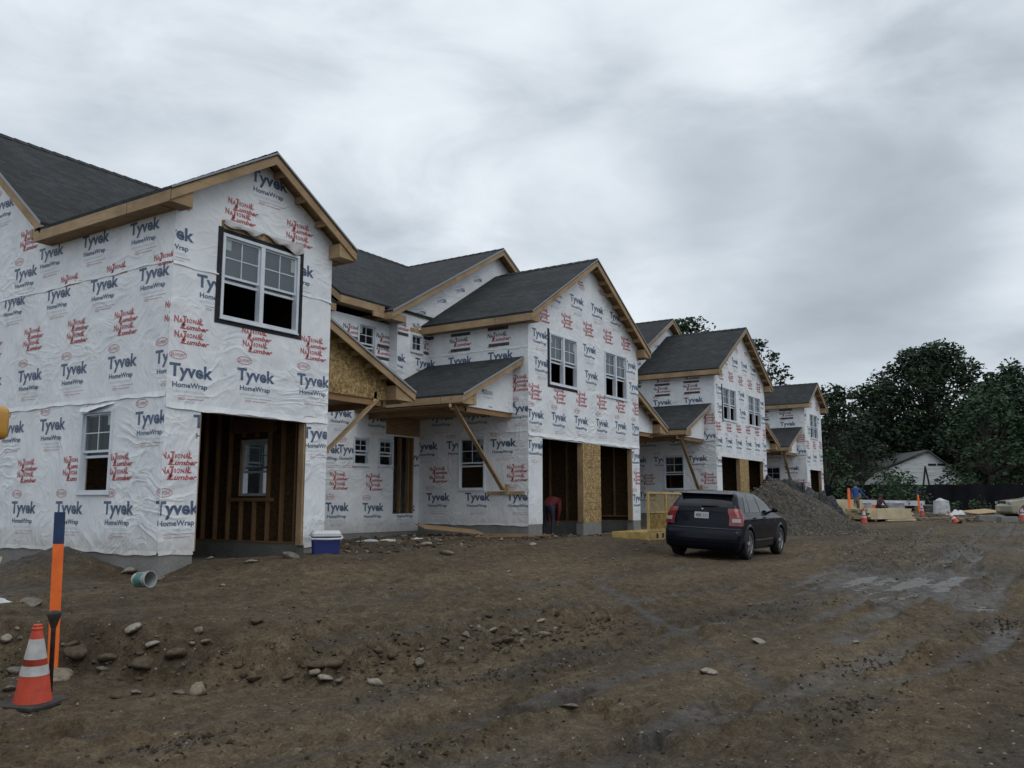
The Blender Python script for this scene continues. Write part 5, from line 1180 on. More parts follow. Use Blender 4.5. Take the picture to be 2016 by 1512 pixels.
# gravel pile
def heap(name, lab, cx_, cy_, rx, ry, h, m, seed=0, sharp=1.25, cat='gravel', stones=0, sm=None):
    n = 70; s = MB(); xs = np.linspace(-1.25, 1.25, n); U, V = np.meshgrid(xs, xs); X = cx_+U*rx; Y = cy_+V*ry
    rr = np.hypot(U+.12*fbm(X, Y, .8, 2), V+.12*fbm(X+9, Y, .8, 2)); z = h*np.maximum(0, 1-rr)**1.0; z = h*(1-np.sqrt(rr**2+.012))*1.0
    g = ground_z(X.ravel(), Y.ravel(), False)[0].reshape(n, n); Z = np.minimum(g.mean()+z, g+9); Z = np.where(rr < 1, g-.02+np.maximum(z, 0)+.03*np.minimum(1, (1-rr)*6), g-.15)
    Z += np.where(rr < 1, fbm(X, Y, 2.2, 4, .6)*.12*np.minimum(1, (1.02-rr)*5)+fbm(X, Y, 14, 2)*.05, 0)
    vs = np.stack([X.ravel(), Y.ravel(), Z.ravel()], 1).tolist()
    s.add(vs, [(j*n+i, j*n+i+1, (j+1)*n+i+1, (j+1)*n+i) for j in range(n-1) for i in range(n-1)])
    if stones:
        r2 = np.random.default_rng(seed)
        for _ in range(stones):
            a, q = r2.random()*6.283, math.sqrt(r2.random())*1.12; u, v = q*math.cos(a), q*math.sin(a); i = min(n-1, max(0, int((u+1.25)/2.5*(n-1)))); j = min(n-1, max(0, int((v+1.25)/2.5*(n-1))))
            z = Z[j, i] if q < 1 else g[j, i]; k = .018+.03*r2.random()**2; P = []
            for d in ((1, 0, 0), (0, 1, 0), (-1, 0, 0), (0, -1, 0), (0, 0, 1), (0, 0, -1)): P.append((cx_+u*rx+d[0]*k*(.7+.6*r2.random()), cy_+v*ry+d[1]*k*(.7+.6*r2.random()), z+.01+d[2]*k*.7))
            s.add(P, [(0, 1, 4), (1, 2, 4), (2, 3, 4), (3, 0, 4), (1, 0, 5), (2, 1, 5), (3, 2, 5), (0, 3, 5)], 1+int(r2.random()*2.99))
    o = s.build(name, [m]+(sm or []), None, smooth=False); return tag(o, lab, cat)
def gravm(t, b):
    p = objco(t); v = nd(t, 'ShaderNodeTexVoronoi', i_Scale=24.); t.links.new(p, v.inputs['Vector']); sp = nd(t, 'ShaderNodeSeparateColor'); t.links.new(v.outputs['Color'], sp.inputs[0])
    t.links.new(ramp(t, sp.outputs[0], [(.0, (.018, .013, .009)), (.6, (.040, .031, .021)), (.95, (.095, .080, .058))]), b.inputs['Base Color']); bump(t, b, v.outputs['Distance'], -.9, .03)
M_GRAV = mat('gravel', rough=.85, build=gravm)
M_ST = [mat('stone_'+n_, rough=.85, build=varied(a, b, 12, bs=.3)) for n_, a, b in (('dark', (.026, .020, .014), (.052, .042, .031)), ('mid', (.052, .043, .032), (.10, .085, .064)), ('pale', (.13, .112, .085), (.22, .195, .155)))]
heap('gravel_pile', 'large pile of grey crushed stone to the right of the dark car', 30.6, 9.0, 3.3, 3.0, 1.80, M_GRAV, 4, stones=5200, sm=M_ST)
# black tarp over a stack
s = MB()
def tarpf(u, v):
    a, b = 2*u-1, 2*v-1; e = max(abs(a), abs(b)); k = 1 if e < .62 else max(0, 1-(e-.62)/.38)
    f = float(fbm(np.array([u*4.]), np.array([v*4.]), 1.3, 4, .6)[0])
    return (a*1.9*(1+.05*f), b*1.0*(1+.1*f), (.92*k**.6)*(1+.35*f*2)*(1 if a < .1 else .72)+.05*f)
s.grid(tarpf, 60, 36)
def tarpm(t, b):
    bump(t, b, noise(t, objco(t), 3, 5, .6, 1.5), .9, .15)
o = s.build('tarpaulin', mat('black_tarp', (.016, .017, .019), .32, build=tarpm), None, smooth=True); o.location = (40.2, 10.75, gz(40.4, 10.6)+.02); o.scale = (1, 1, 1.55); o.rotation_euler = (0, 0, R(-45)); tag(o, 'crumpled black tarpaulin draped over material behind the gravel pile', 'tarp')
# lumber stacks: each board a part
def lumber(lab, x, y, rz, rows, cols, bw, bh, ln, seed, base=True, jit=.05, m=None, mend=None):
    t = thing('lumber_stack', lab, 'lumber stack', (x, y, gz(x, y)), rz, 'lumber stacks'); r2 = random.Random(seed)
    if base:
        for k in (-.35, .35):
            s = MB(); s.box((k*ln-.05, -cols*bw/2, 0), (k*ln+.05, cols*bw/2, .09)); s.build('skid', M_STUD, t, local=True)
    for j in range(rows):
        for i in range(cols):
            s = MB(); d = r2.uniform(-jit, jit); y0 = (i-cols/2)*bw; s.box((-ln/2+d, y0+.003, .09+j*bh+.002), (ln/2+d, y0+bw-.003, .09+(j+1)*bh-.002)); s.build('board', m or M_PALE, t, local=True)
    return t
lumber('tall square stack of pale lumber behind the gravel pile', 45.6, 10.35, R(-28), 9, 8, .16, .095, 2.4, 1)
lumber('low wide stack of pale boards behind the small cone', 43.6, 8.0, R(-30), 5, 7, .20, .095, 2.9, 2, jit=.12)
lumber('few dark boards stacked left of the low pale lumber', 43.2, 8.9, R(-30), 2, 4, .2, .08, 1.9, 3, m=M_LUM)
# long white beams
M_BEAM = plastic('white_beam', (.58, .60, .62), .45, .92)
t = thing('beam_bundle', 'long bundle of white beams on timbers stretching behind the man in blue', 'beam bundle', (64.0, 12.0, gz(64, 12)))
A, B = Vector((61.8, 15.4, .10)), Vector((64.4, 8.9, -.04)); off = Vector((0, 0, -t.location.z))
for k in range(3):
    s = MB(); dd = Vector((.32*k, .13*k, 0)); s.beam(A+dd, B+dd, .26, .34); s.build('beam', M_BEAM, t)
for f in (.08, .5, .93):
    p = A.lerp(B, f); s = MB(); s.box((p.x-.1, p.y-.12, -.85), (p.x+1.0, p.y+.12, p.z-.18)); s.build('timber_support', M_STUD, t)
t2 = thing('white_beam', 'single white beam lying on the ground below the beam bundle', 'beam', (61.5, 11, -.7)); s = MB(); s.beam((59.3, 14.2, -.55), (61.9, 8.8, -.60), .2, .14); s.build('beam_body', M_BEAM, t2)
bpy.data.objects.remove(t2); o = [q for q in COL.objects if q.name.startswith('beam_body')][0]; o.name = 'white_beam'; tag(o, 'single white beam lying on the ground below the beam bundle', 'beam')
o.location = (0, 0, 0)
# wrapped bundles under the beams
M_SHR = mat('shrink_wrap', rough=.3, build=varied((.14, .145, .15), (.34, .35, .36), 2.5, (1, 1, 2), bs=.6, bd=.05))
def wrapped(nm, lab, x, y, w, d, h, rz, m, cat, z=None):
    s = MB(); taper(s, w, d, w*.92, d*.9, 0, h, .12); s.add([(-w*.38, -d*.36, h), (w*.38, -d*.36, h), (w*.25, d*.1, h*1.18), (-w*.2, d*.1, h*1.2), (w*.38, d*.36, h), (-w*.38, d*.36, h)], [(0, 1, 2, 3), (3, 2, 4, 5), (1, 4, 2), (5, 0, 3)])
    o = s.build(nm, m, None); o.location = (x, y, (gz(x, y) if z is None else z)); o.rotation_euler = (0, 0, rz); return tag(o, lab, cat)
wrapped('wrapped_bundle', 'plastic-wrapped bundle resting below the white beams, left part', 59.6, 12.9, 3.3, .8, .62, R(-68), M_SHR, 'wrapped bundle')
wrapped('wrapped_bundle', 'short plastic-wrapped bundle below the white beams, right part', 60.6, 10.1, 1.1, .8, .6, R(-68), M_SHR, 'wrapped bundle')
M_SHW = mat('white_shrink_wrap', rough=.35, build=varied((.34, .35, .37), (.6, .61, .62), 3, bs=.6, bd=.05))
wrapped('wrapped_pallet', 'pallet of goods wrapped in white plastic right of the orange stakes', 57.3, 7.0, .85, .8, .78, R(20), M_SHW, 'pallet')
wrapped('tarped_pallet', 'low pallet under black sheeting just left of the white wrapped pallet', 60.3, 8.1, .9, .6, .42, R(-50), mat('black_tarp', (.016, .017, .019), .32), 'pallet')
wrapped('brick_pallet', 'pallet of reddish bricks by the black fence behind the man in blue', 63.6, 13.2, .85, .7, .36, R(-60), mat('brick_stack', rough=.8, build=varied((.10, .06, .05), (.2, .13, .10), 7, (1, 1, 3))), 'pallet', z=.32)
for x, y, sx_, rz, lab in ((47.2, 3.75, 1.1, -60, 'long grey concrete block lying before the beige car'), (46.4, 2.95, .8, -55, 'short grey concrete block nearest the beige car')):
    s = MB(); s.box((-sx_/2, -.2, 0), (sx_/2, .2, .30)); s.build('concrete_block', M_CONC, None, bevel=.02); o = COL.objects[-1]; o.location = (x, y, gz(x, y)-.03); o.rotation_euler = (0, 0, R(rz)); tag(o, lab, 'concrete block', 'concrete blocks')

# ------------------------------------------------------------------ stones
def stone_mesh(seed, m):
    r2 = np.random.default_rng(seed)
    import bmesh
    bm = bmesh.new(); bmesh.ops.create_icosphere(bm, subdivisions=3, radius=1.0)
    planes = [(Vector(r2.normal(size=3)).normalized(), .55+.35*r2.random()) for _ in range(11)]; sc = (1+.25*r2.random(), .75+.3*r2.random(), .55+.25*r2.random())
    for v in bm.verts:
        p = v.co.normalized(); rad = 1.0
        for n_, d in planes:
            c = p.dot(n_)
            if c > .05: rad = min(rad, d/c)
        rad *= 1+.04*math.sin(p.x*9+seed)*math.sin(p.y*8)
        v.co = Vector((p.x*rad*sc[0], p.y*rad*sc[1], p.z*rad*sc[2]))
    me = bpy.data.meshes.new('stone'); bm.to_mesh(me); bm.free(); me.materials.append(m); me.polygons.foreach_set('use_smooth', [True]*len(me.polygons)); return me
def stonem(c1, c2, dirt):
    def f(t, b):
        p = nd(t, 'ShaderNodeTexCoord').outputs['Object']; n = noise(t, p, 2.2, 6, .65)
        g = nd(t, 'ShaderNodeSeparateXYZ'); t.links.new(p, g.inputs[0])
        k = mth(t, 'ADD', g.outputs[2], mth(t, 'MULTIPLY', n, .9)); c = ramp(t, n, [(.3, c1), (.7, c2)])
        t.links.new(mix(t, ramp(t, k, [(.35, 0.), (.75, 1.)]), dirt, c), b.inputs['Base Color']); bump(t, b, n, .5, .03)
    return f
DIRT = (.055, .040, .027)
MS_ = [mat('boulder_tan', rough=.9, spec=.2, build=stonem((.15, .12, .085), (.27, .225, .165), DIRT)), mat('boulder_grey', rough=.9, spec=.2, build=stonem((.10, .09, .075), (.20, .18, .15), DIRT)),
       mat('boulder_brown', rough=.95, spec=.15, build=stonem((.06, .046, .032), (.12, .095, .066), DIRT)), mat('boulder_pale', rough=.9, spec=.2, build=stonem((.19, .17, .135), (.33, .30, .245), DIRT))]
SM = [[stone_mesh(11*k+j, MS_[k]) for j in range(4)] for k in range(4)]
def on_ground(px, py):
    d = unproj(px, py, 0); ts = np.arange(3, 30, .04); z = ground_z(ts*d.x, ts*d.y, False)[0]; k = np.nonzero(ts*d.z < z)[0]; t = float(ts[k[0]]) if len(k) else 20.
    return d*t, t
def stone(name, x, y, size, k, j, lab, group, sink=.3, sq=1.):
    o = bpy.data.objects.new(name, SM[k][j]); COL.objects.link(o); r2 = random.Random(x*91+y*7)
    o.scale = (size/2, size/2*(.8+.3*r2.random()), size/2*sq); o.rotation_euler = (r2.uniform(-.3, .3), r2.uniform(-.3, .3), r2.uniform(0, 6.28)); o.location = (x, y, gz(x, y)+size/2*sq*.62-sink*size*.5*sq)
    return tag(o, lab, 'stone', group)
# measured spots of the stones one can pick out (photo survey, worked back onto the ground)
BIG = [((460, 780), 3, (118, 1338), 50, 0, 'big tan boulder on the bank foot right behind the orange stake'), (0, 0, (392, 1367), 46, 0, 'rounded pale-topped stone at the toe of the bank, nearest the middle'), (0, 0, (741, 1352), 36, 3, 'upright pale rounded stone at the bank toe, farthest right of the row'),
       (0, 0, (285, 1318), 44, 2, 'brown half-buried boulder in the middle of the bank'), (0, 0, (262, 1247), 36, 3, 'flat pale stone lying alone high on the bank'), (0, 0, (35, 1328), 34, 1, 'stone partly hidden behind the nearest cone'), (0, 0, (12, 1262), 28, 3, 'pale stone at the left picture edge on the bank'),
       (0, 0, (242, 1372), 36, 2, 'dark flat-sided stone left in the toe row of the bank'), (0, 0, (268, 1366), 30, 1, 'grey stone beside the dark flat-sided stone in the toe row'), (0, 0, (293, 1370), 26, 2, 'blocky brown stone, third in the toe row'), (0, 0, (353, 1368), 20, 1, 'small pinkish stone just left of the pale-topped one'),
       (0, 0, (641, 1345), 24, 3, 'small pale round stone at the toe left of the upright pale stone'), (0, 0, (640, 1318), 50, 2, 'flat brown slab sticking out above the small round stone'), (0, 0, (571, 1100), 30, 1, 'rounded boulder at the right foot of the nearest garage opening'), (0, 0, (492, 1108), 26, 3, 'flat pale stone on the dirt in front of the nearest garage'),
       (0, 0, (412, 1102), 14, 3, 'little pale stone left before the nearest garage'), (0, 0, (252, 1130), 26, 3, 'pale stone just left of the fallen bucket'), (0, 0, (312, 1143), 20, 1, 'stone just right of the fallen bucket'), (0, 0, (973, 1247), 24, 3, 'pale flat stone on the dirt in the centre of the yard'), (0, 0, (1064, 1226), 18, 3, 'small pale stone right of the centre flat stone'),
       (0, 0, (1068, 1252), 24, 1, 'buried tan stone at the end of the churned ridge'), (0, 0, (580, 1484), 22, 1, 'flat grey stone pressed in the mud at the bottom edge'), (0, 0, (439, 1155), 14, 3, 'small white stone on the slope below the nearest garage'), (0, 0, (62, 1190), 38, 1, 'broad flat slab of rubble by the left edge'),
       (0, 0, (880, 1092), 24, 1, 'stone beside the scrap boards'), (0, 0, (1050, 1075), 18, 3, 'pale stone near the second block foundation'), (0, 0, (150, 1290), 40, 2, 'brown boulder on the bank right of the orange stake'), (0, 0, (215, 1300), 34, 2, 'tan-sided brown stone in the hollow of the bank'), (0, 0, (345, 1300), 34, 2, 'buried dark boulder high on the middle bank'),
       (0, 0, (505, 1228), 30, 2, 'brown stone with pale chip on top of the bank'), (0, 0, (500, 1340), 24, 2, 'brown stone at the toe between two pale ones'), (0, 0, (568, 1338), 22, 2, 'small brown stone left of the flat slab'), (0, 0, (1395, 1325), 30, 3, 'pale flattened stone in the rutted road, lower right'), (0, 0, (1495, 1265), 24, 3, 'flat pale stone in the middle of the site road'),
       (0, 0, (1120, 1398), 30, 1, 'grey flat rubble piece on the churned mud ridge'), (0, 0, (300, 1285), 22, 3, 'tan chip stone resting against the middle boulder'), (0, 0, (20, 1360), 26, 1, 'grey stone at the left edge beside the cone base'), (0, 0, (840, 1075), 22, 3, 'whitish stone below the tilted plywood')]
for i, b in enumerate(BIG):
    p, t_ = on_ground(*b[2]); sz = b[3]/1700.*t_; k = b[4]
    stone('stone', p.x, p.y, sz*1.2, k, i % 4, b[5], 'stones picked out on the dirt', .42, .55 if b[3] > 55 or 'flat' in b[5] else .85)
r2 = np.random.default_rng(12); cnt = 0
while cnt < 190:
    q = r2.random()
    if q < .62:   # along the toe and face of the bank
        x = r2.uniform(3.2, 9.5); y = float(toe_y(x))+r2.normal()*.35+.35
    elif q < .88: x, y = r2.uniform(5, 22), r2.uniform(5.5, 12)
    else: x, y = r2.uniform(4, 22), r2.uniform(.6, 5)
    if 17.3 < x < 22.5 and 5.5 < y < 8.5: continue
    sz = .028+.045*r2.random()**1.5+(.10*r2.random()**2.5 if q < .62 else 0); k = int(r2.choice([0, 1, 2, 2, 2, 1])) if q < .62 else int(r2.choice([0, 3, 1, 2]))
    if x > 12: sz *= 1.3
    o = stone('small_stone', x, y, sz, k, int(r2.integers(4)), 'small stone lying loose in the brown dirt', 'small loose stones', .3); cnt += 1
# uncountable chips and clods
def chips(name, n, fx, lo, hi, mats, lab, seed, flat=.7):
    r2 = np.random.default_rng(seed); X, Y = fx(r2, n); S = lo+(hi-lo)*r2.random(n)**3; Z = ground_z(X, Y)[0]
    s = MB(); D = np.array([(1, 0, 0), (0, 1, 0), (-1, 0, 0), (0, -1, 0), (0, 0, 1), (0, 0, -1)], float); F = [(0, 1, 4), (1, 2, 4), (2, 3, 4), (3, 0, 4), (1, 0, 5), (2, 1, 5), (3, 2, 5), (0, 3, 5)]
    for i in range(n):
        a = r2.random()*6.28; c, sn = math.cos(a), math.sin(a); P = D*(.55+.9*r2.random((6, 3)))*S[i]; P = P+r2.normal(size=(6, 3))*S[i]*.3; P[:, 2] *= flat
        P = np.stack([P[:, 0]*c-P[:, 1]*sn+X[i], P[:, 0]*sn+P[:, 1]*c+Y[i], P[:, 2]+Z[i]+S[i]*.15], 1); s.add(P.tolist(), F, int(r2.integers(len(mats))))
    o = s.build(name, mats, None); return tag(o, lab, 'rubble', kind='stuff')
M_CLOD = [mat('clod_dark', rough=.9, spec=.2, build=varied((.030, .022, .013), (.060, .045, .028), 20, bs=.3)), mat('clod_brown', rough=.92, spec=.2, build=varied((.050, .037, .022), (.10, .075, .047), 20, bs=.3))]
def near_xy(r2, n):
    d = 3.6*np.exp(r2.random(n)*1.9); a = AZ+R(34)*(2*r2.random(n)-1); return d*np.cos(a), d*np.sin(a)
chips('pebbles', 2000, near_xy, .004, .017, [M_ST[1], M_ST[2], M_ST[2]], 'scattered pebbles and stone chips over the dirt', 1)
chips('dirt_clods', 6000, near_xy, .004, .022, M_CLOD, 'loose clods of brown dirt', 2, .6)
def ridge_xy(r2, n):
    i = r2.integers(0, len(CLODS), n); C_ = np.array([(c[0][0], c[0][1], c[1], c[2]) for c in CLODS])[i]; u = r2.normal(size=n)*C_[:, 2]*.55; v = r2.normal(size=n)*C_[:, 3]*.6; an = math.atan2(-.32, 1)
    return C_[:, 0]+u*math.cos(an)-v*math.sin(an), C_[:, 1]+u*math.sin(an)+v*math.cos(an)
chips('mud_clods', 1800, ridge_xy, .004, .024, [M_CLOD[0]], 'dark wet mud clods thrown up along the ruts', 3, .8)
def toe_xy(r2, n):
    x = r2.uniform(2.8, 10.5, n); return x, toe_y(x)+.3+r2.normal(size=n)*.35
chips('bank_rubble', 2200, toe_xy, .006, .035, M_CLOD+[M_ST[1]], 'crumbled earth and rubble along the foot of the bank', 4, .8)
def recess_xy(r2, n): return r2.uniform(12.3, 24, n), r2.uniform(11.0, 15.8, n)
chips('wall_rubble', 1500, recess_xy, .015, .07, M_CLOD+[M_ST[1], M_ST[2]], 'rubble strewn before the foundations', 5, .7)
def grav_xy(r2, n): x = r2.uniform(19, 34, n); return x, 3.9+r2.normal(size=n)*.9+(x-25)*.1
chips('road_gravel', 3000, grav_xy, .012, .035, [M_ST[1], M_ST[2]], 'band of spilled grey gravel across the site road', 6, .7)
def far_xy(r2, n): return r2.uniform(44, 62, n), r2.uniform(2, 9, n)
chips('far_rubble', 900, far_xy, .03, .13, [M_ST[1], M_ST[2], M_ST[0]], 'rubble strip by the black fence', 8, .6)

# ------------------------------------------------------------------ fence, sheds and trees beyond the site
M_SCR = mat('black_screen', rough=.9, spec=.1, build=varied((.006, .006, .008), (.014, .014, .017), 1.2, (1, 1, .3), bs=.5, bd=.05))
fn = thing('screened_fence', 'long black screened construction fence in front of the trees', 'fence', (70, 9, -.5))
fp = [Vector((63.5, 24, 0)), Vector((66.6, 15.9, 0)), Vector((70.5, 8.8, 0)), Vector((72.5, 3.5, 0)), Vector((73.5, -8, 0)), Vector((72, -25, 0))]
s = MB()
for a, b in zip(fp[:-1], fp[1:]):
    n = 14
    for k in range(n):
        p, q = a.lerp(b, k/n), a.lerp(b, (k+1)/n); tz = lambda r_: 1.33+.03*math.sin(r_.y*3.1)
        s.quad((p.x, p.y, -.75), (q.x, q.y, -.75), (q.x, q.y, tz(q)), (p.x, p.y, tz(p))); s.quad((p.x+.05, p.y, -.75), (p.x+.05, p.y, tz(p)), (q.x+.05, q.y, tz(q)), (q.x+.05, q.y, -.75))
s.build('fence_screen', M_SCR, fn)
for a, b in zip(fp[:-1], fp[1:]):
    for k in range(3):
        p = a.lerp(b, k/3); s = MB(); s.tube([(p.x+.1, p.y, -.8), (p.x+.1, p.y, 1.40)], .03, 6); s.build('fence_post', M_GREYP, fn)
def siding(t, b):
    p = uvco(t); w = nd(t, 'ShaderNodeTexWave', wave_type='BANDS', bands_direction='Y', i_Scale=1.1, i_Distortion=.3, wave_profile='SAW'); t.links.new(p, w.inputs['Vector']); n = noise(t, mapn(t, p, (.35, 3.5, 1)), 1.6, 5, .65)
    t.links.new(ramp(t, n, [(.30, (.28, .30, .31)), (.46, (.56, .59, .60)), (.7, (.68, .71, .73))]), b.inputs['Base Color']); bump(t, b, w.outputs[0], .4, .03)
M_SID = mat('weathered_siding', rough=.8, build=siding)
M_ROOFO = mat('old_roof', rough=.9, build=varied((.05, .05, .05), (.11, .11, .11), 3))
bn = thing('old_barn', 'old grey-white weathered barn with low gable behind the black fence', 'barn', (93.6, 12.4, -.5))
e1 = Vector((90.3, 17.9, 0)); e2 = Vector((96.6, 7.6, 0)); U_ = (e2-e1).normalized(); Nn = Vector((-U_.y, U_.x, 0)); Nn = -Nn if Nn.x > 0 else Nn
frB = Frame(e1, U_, Nn); LB = (e2-e1).length
def bu(px, py):  # photo survey of the barn outline on its own wall plane
    d = unproj(px, py, 0); t = (e1.dot(Nn))/(d.dot(Nn)); p = d*t; return (p-e1).dot(U_), p.z
PB = [bu(1702, 938), bu(1767, 915), bu(1825, 889), bu(1862, 912), bu(1893, 938)]
s = MB(); poly = [(PB[0][0], -.6), (PB[-1][0], -.6)]+PB[::-1]; s.prism([frB(*p) for p in poly], tuple(-Nn*9)); s.build('siding_wall', M_SID, bn)
for a, b in ((PB[0], PB[2]), (PB[2], PB[4])):
    d = .18; n = Vector((0, 0, .12)); e = .35 if a is PB[2] else -.0
    sl_ = (b[1]-a[1])/(b[0]-a[0]); s = MB(); A0 = (a[0]-(.4 if a is PB[0] else 0), a[1]-(.4*sl_ if a is PB[0] else 0)); B0 = (b[0]+(.4 if b is PB[4] else 0), b[1]+(.4*sl_ if b is PB[4] else 0))
    s.prism([frB(A0[0], A0[1]+.02, .3), frB(B0[0], B0[1]+.02, .3), frB(B0[0], B0[1]+.16, .3), frB(A0[0], A0[1]+.16, .3)], tuple(-Nn*9.4)); s.build('barn_roof', M_ROOFO, bn)
a, b = bu(1827, 913), bu(1862, 917)
for k in (0, 1):
    w = (b[0]-a[0]); s = MB(); u0 = a[0]+k*(w*.5+.03); fbox(s, frB, u0, u0+w*.46, b[1], a[1]+.02, .003, .02); s.build('louvre_slot', M_RUB, bn)
ld = thing('step_ladder', 'dark step ladder standing open before the old barn', 'ladder', (80.0, 10.8, -.5))
for k, dx in ((0, -.55), (1, .55)):
    for yy in (-.28, .28): s = MB(); s.beam((80+yy*.9+dx*.15, 10.8+dx*.95, -.5), (80+yy*.7, 10.8, 3.05), .07, .07); s.build('rail', M_RUB, ld)
for k in range(7): z = -.1+k*.42; f = 1-(z+.5)/3.55; s = MB(); s.beam((80-.27, 10.8-.52*f, z), (80+.27, 10.8-.52*f, z), .06, .05); s.build('rung', M_RUB, ld)
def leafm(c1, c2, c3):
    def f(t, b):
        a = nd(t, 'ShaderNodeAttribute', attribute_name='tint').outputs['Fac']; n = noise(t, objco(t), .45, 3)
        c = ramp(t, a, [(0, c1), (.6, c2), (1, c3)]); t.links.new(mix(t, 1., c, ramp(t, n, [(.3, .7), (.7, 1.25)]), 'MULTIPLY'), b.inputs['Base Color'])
    return f
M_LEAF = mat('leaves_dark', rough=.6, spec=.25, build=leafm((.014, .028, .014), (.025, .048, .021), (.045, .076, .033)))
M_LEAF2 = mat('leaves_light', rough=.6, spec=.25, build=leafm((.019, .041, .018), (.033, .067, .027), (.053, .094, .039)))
M_BARK = mat('bark', rough=.9, build=varied((.03, .026, .022), (.07, .06, .05), 6, (1, 1, .3)))
def leaves(parent, cl, nper, ls, m, seed, name='crown'):
    """cl: list of (centre, radius, flat); many small bent leaf-sprays spread through each cluster"""
    r2 = np.random.default_rng(seed); V = []; T = []
    for c, r, fl in cl:
        n = int(nper*r*r); d = r2.normal(size=(n, 3)); d /= np.linalg.norm(d, axis=1)[:, None]; q = r*(.45+.6*r2.random(n)**.6); P = np.array(c)+d*q[:, None]*np.array([1, 1, fl])
        a = r2.normal(size=(n, 3)); a /= np.linalg.norm(a, axis=1)[:, None]; b = np.cross(a, r2.normal(size=(n, 3))); b /= np.linalg.norm(b, axis=1)[:, None]; a[:, 2] *= .6
        sz = ls*(.5+r2.random(n)); A = a*sz[:, None]; B = b*(sz*.62)[:, None]
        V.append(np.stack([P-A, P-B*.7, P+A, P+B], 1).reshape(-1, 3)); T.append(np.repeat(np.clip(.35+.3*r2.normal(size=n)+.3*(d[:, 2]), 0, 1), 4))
    V = np.concatenate(V); T = np.concatenate(T); n = len(V)//4; me = bpy.data.meshes.new(name); off = np.array(worldloc(parent)); me.vertices.add(len(V)); me.vertices.foreach_set('co', (V-off).ravel())
    me.loops.add(n*4); me.loops.foreach_set('vertex_index', np.arange(n*4, dtype=np.int32)); me.polygons.add(n); me.polygons.foreach_set('loop_start', np.arange(n, dtype=np.int32)*4); me.update(calc_edges=True)
    at = me.attributes.new('tint', 'FLOAT', 'POINT'); at.data.foreach_set('value', T); me.materials.append(m)
    o = bpy.data.objects.new(name, me); COL.objects.link(o); o.parent = parent; return o
def tree(name, lab, x, y, zb, h, w, seed, ncl=46, m=None, fill=1., crown0=.25, ls=.22, dens=44, trunk=.32, grp='trees beyond the black fence', shape=None, cat='tree'):
    t = thing(name, lab, cat, (x, y, zb), 0, grp); r2 = random.Random(seed); cl = []; s = MB()
    tp = [(x, y, zb-.3)]; n = 6
    for k in range(1, n+1): f = k/n; tp.append((x+r2.uniform(-.3, .3)*w*.12, y+r2.uniform(-.3, .3)*w*.12, zb+h*.82*f))
    s.tube(tp, [trunk*(1-.85*k/n) for k in range(n+1)], 7)
    for k in range(ncl):
        f = crown0+(1-crown0)*((k+.5)/ncl)**.85; a = k*2.39996+r2.uniform(-.4, .4); env = math.sin(min(1, (f-crown0)/(1-crown0)*.86+.14)*math.pi)**.6 if shape is None else shape(f)
        rr = w/2*env*(.25+.75*math.sqrt(r2.random())); c = (x+rr*math.cos(a), y+rr*math.sin(a), zb+h*(f*.93)+r2.uniform(-.4, .4)); R_ = w*(.085+.06*r2.random())*fill; cl.append((c, R_, .62))
        for q in range(2): cl.append(((c[0]+r2.uniform(-1, 1)*R_*1.2, c[1]+r2.uniform(-1, 1)*R_*1.2, c[2]+r2.uniform(-.5, .6)*R_), R_*.55, .7))
        base = Vector(tp[max(1, min(n, int(f*n*.75)))]); s.tube([tuple(base), tuple(base.lerp(Vector(c), .55)+Vector((0, 0, -.02*h))), c], [trunk*.32, trunk*.18, trunk*.05], 5, caps=False)
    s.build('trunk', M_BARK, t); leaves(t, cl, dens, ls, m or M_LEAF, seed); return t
# (image survey: px of crown centre, distance) -> ground position
def at_px(px, dist): d = unproj(px, 990, 0); d.z = 0; d.normalize(); return d.x*dist, d.y*dist
x, y = at_px(1845, 108); tree('oak_tree', 'tallest spreading tree with sky showing through, behind the old barn', x, y, -.5, 18.8, 14.0, 21, 112, fill=1.06, crown0=.27, dens=42, ls=.22, trunk=.5)
x, y = at_px(1735, 104); tree('oak_tree', 'rounded lower tree touching the left side of the tallest tree', x, y, -.5, 14.4, 9.5, 22, 60, crown0=.22, fill=1.2)
x, y = at_px(2012, 100); tree('oak_tree', 'broad tree at the far right edge, behind the lighter tree', x, y, -.5, 14.6, 10.5, 23, 80, crown0=.15, fill=1.15)
x, y = at_px(1648, 98); tree('oak_tree', 'dark tree just right of the farthest townhouse', x, y, -.5, 13.2, 7.5, 24, 75, crown0=.05, fill=1.2)
x, y = at_px(1955, 84); tree('maple_tree', 'bushy lighter green tree right of the old barn', x, y, -.5, 10.4, 7.6, 25, 60, m=M_LEAF2, crown0=.05, ls=.19, fill=1.15, dens=50)
x, y = at_px(1700, 92); tree('maple_tree', 'dark green tree left behind the old barn', x, y, -.5, 8.6, 6.2, 26, 44, crown0=.03, ls=.2, fill=1.2, dens=50)
x, y = at_px(1768, 112); tree('oak_tree', 'dense dark tree filling the gap above the barn, left', x, y, -.5, 9.5, 9, 27, 60, crown0=.02, fill=1.3)
x, y = at_px(1868, 112); tree('oak_tree', 'dense dark tree filling the gap above the barn, right', x, y, -.5, 9.6, 10, 28, 64, crown0=.02, fill=1.3)
x, y = at_px(1940, 110); tree('oak_tree', 'tall dark tree between the tallest tree and the right edge', x, y, -.5, 11.0, 9.5, 32, 64, crown0=.05, fill=1.3)
x, y = at_px(2060, 88); tree('oak_tree', 'dark tree cut by the right edge above the beige car', x, y, -.5, 11, 9, 33, 64, crown0=.02, fill=1.3)
x, y = at_px(1630, 84); tree('maple_tree', 'low light green tree beside the farthest townhouse', x, y, -.5, 5.6, 4.2, 29, 26, m=M_LEAF2, crown0=.02, ls=.18, fill=1.3, dens=55)
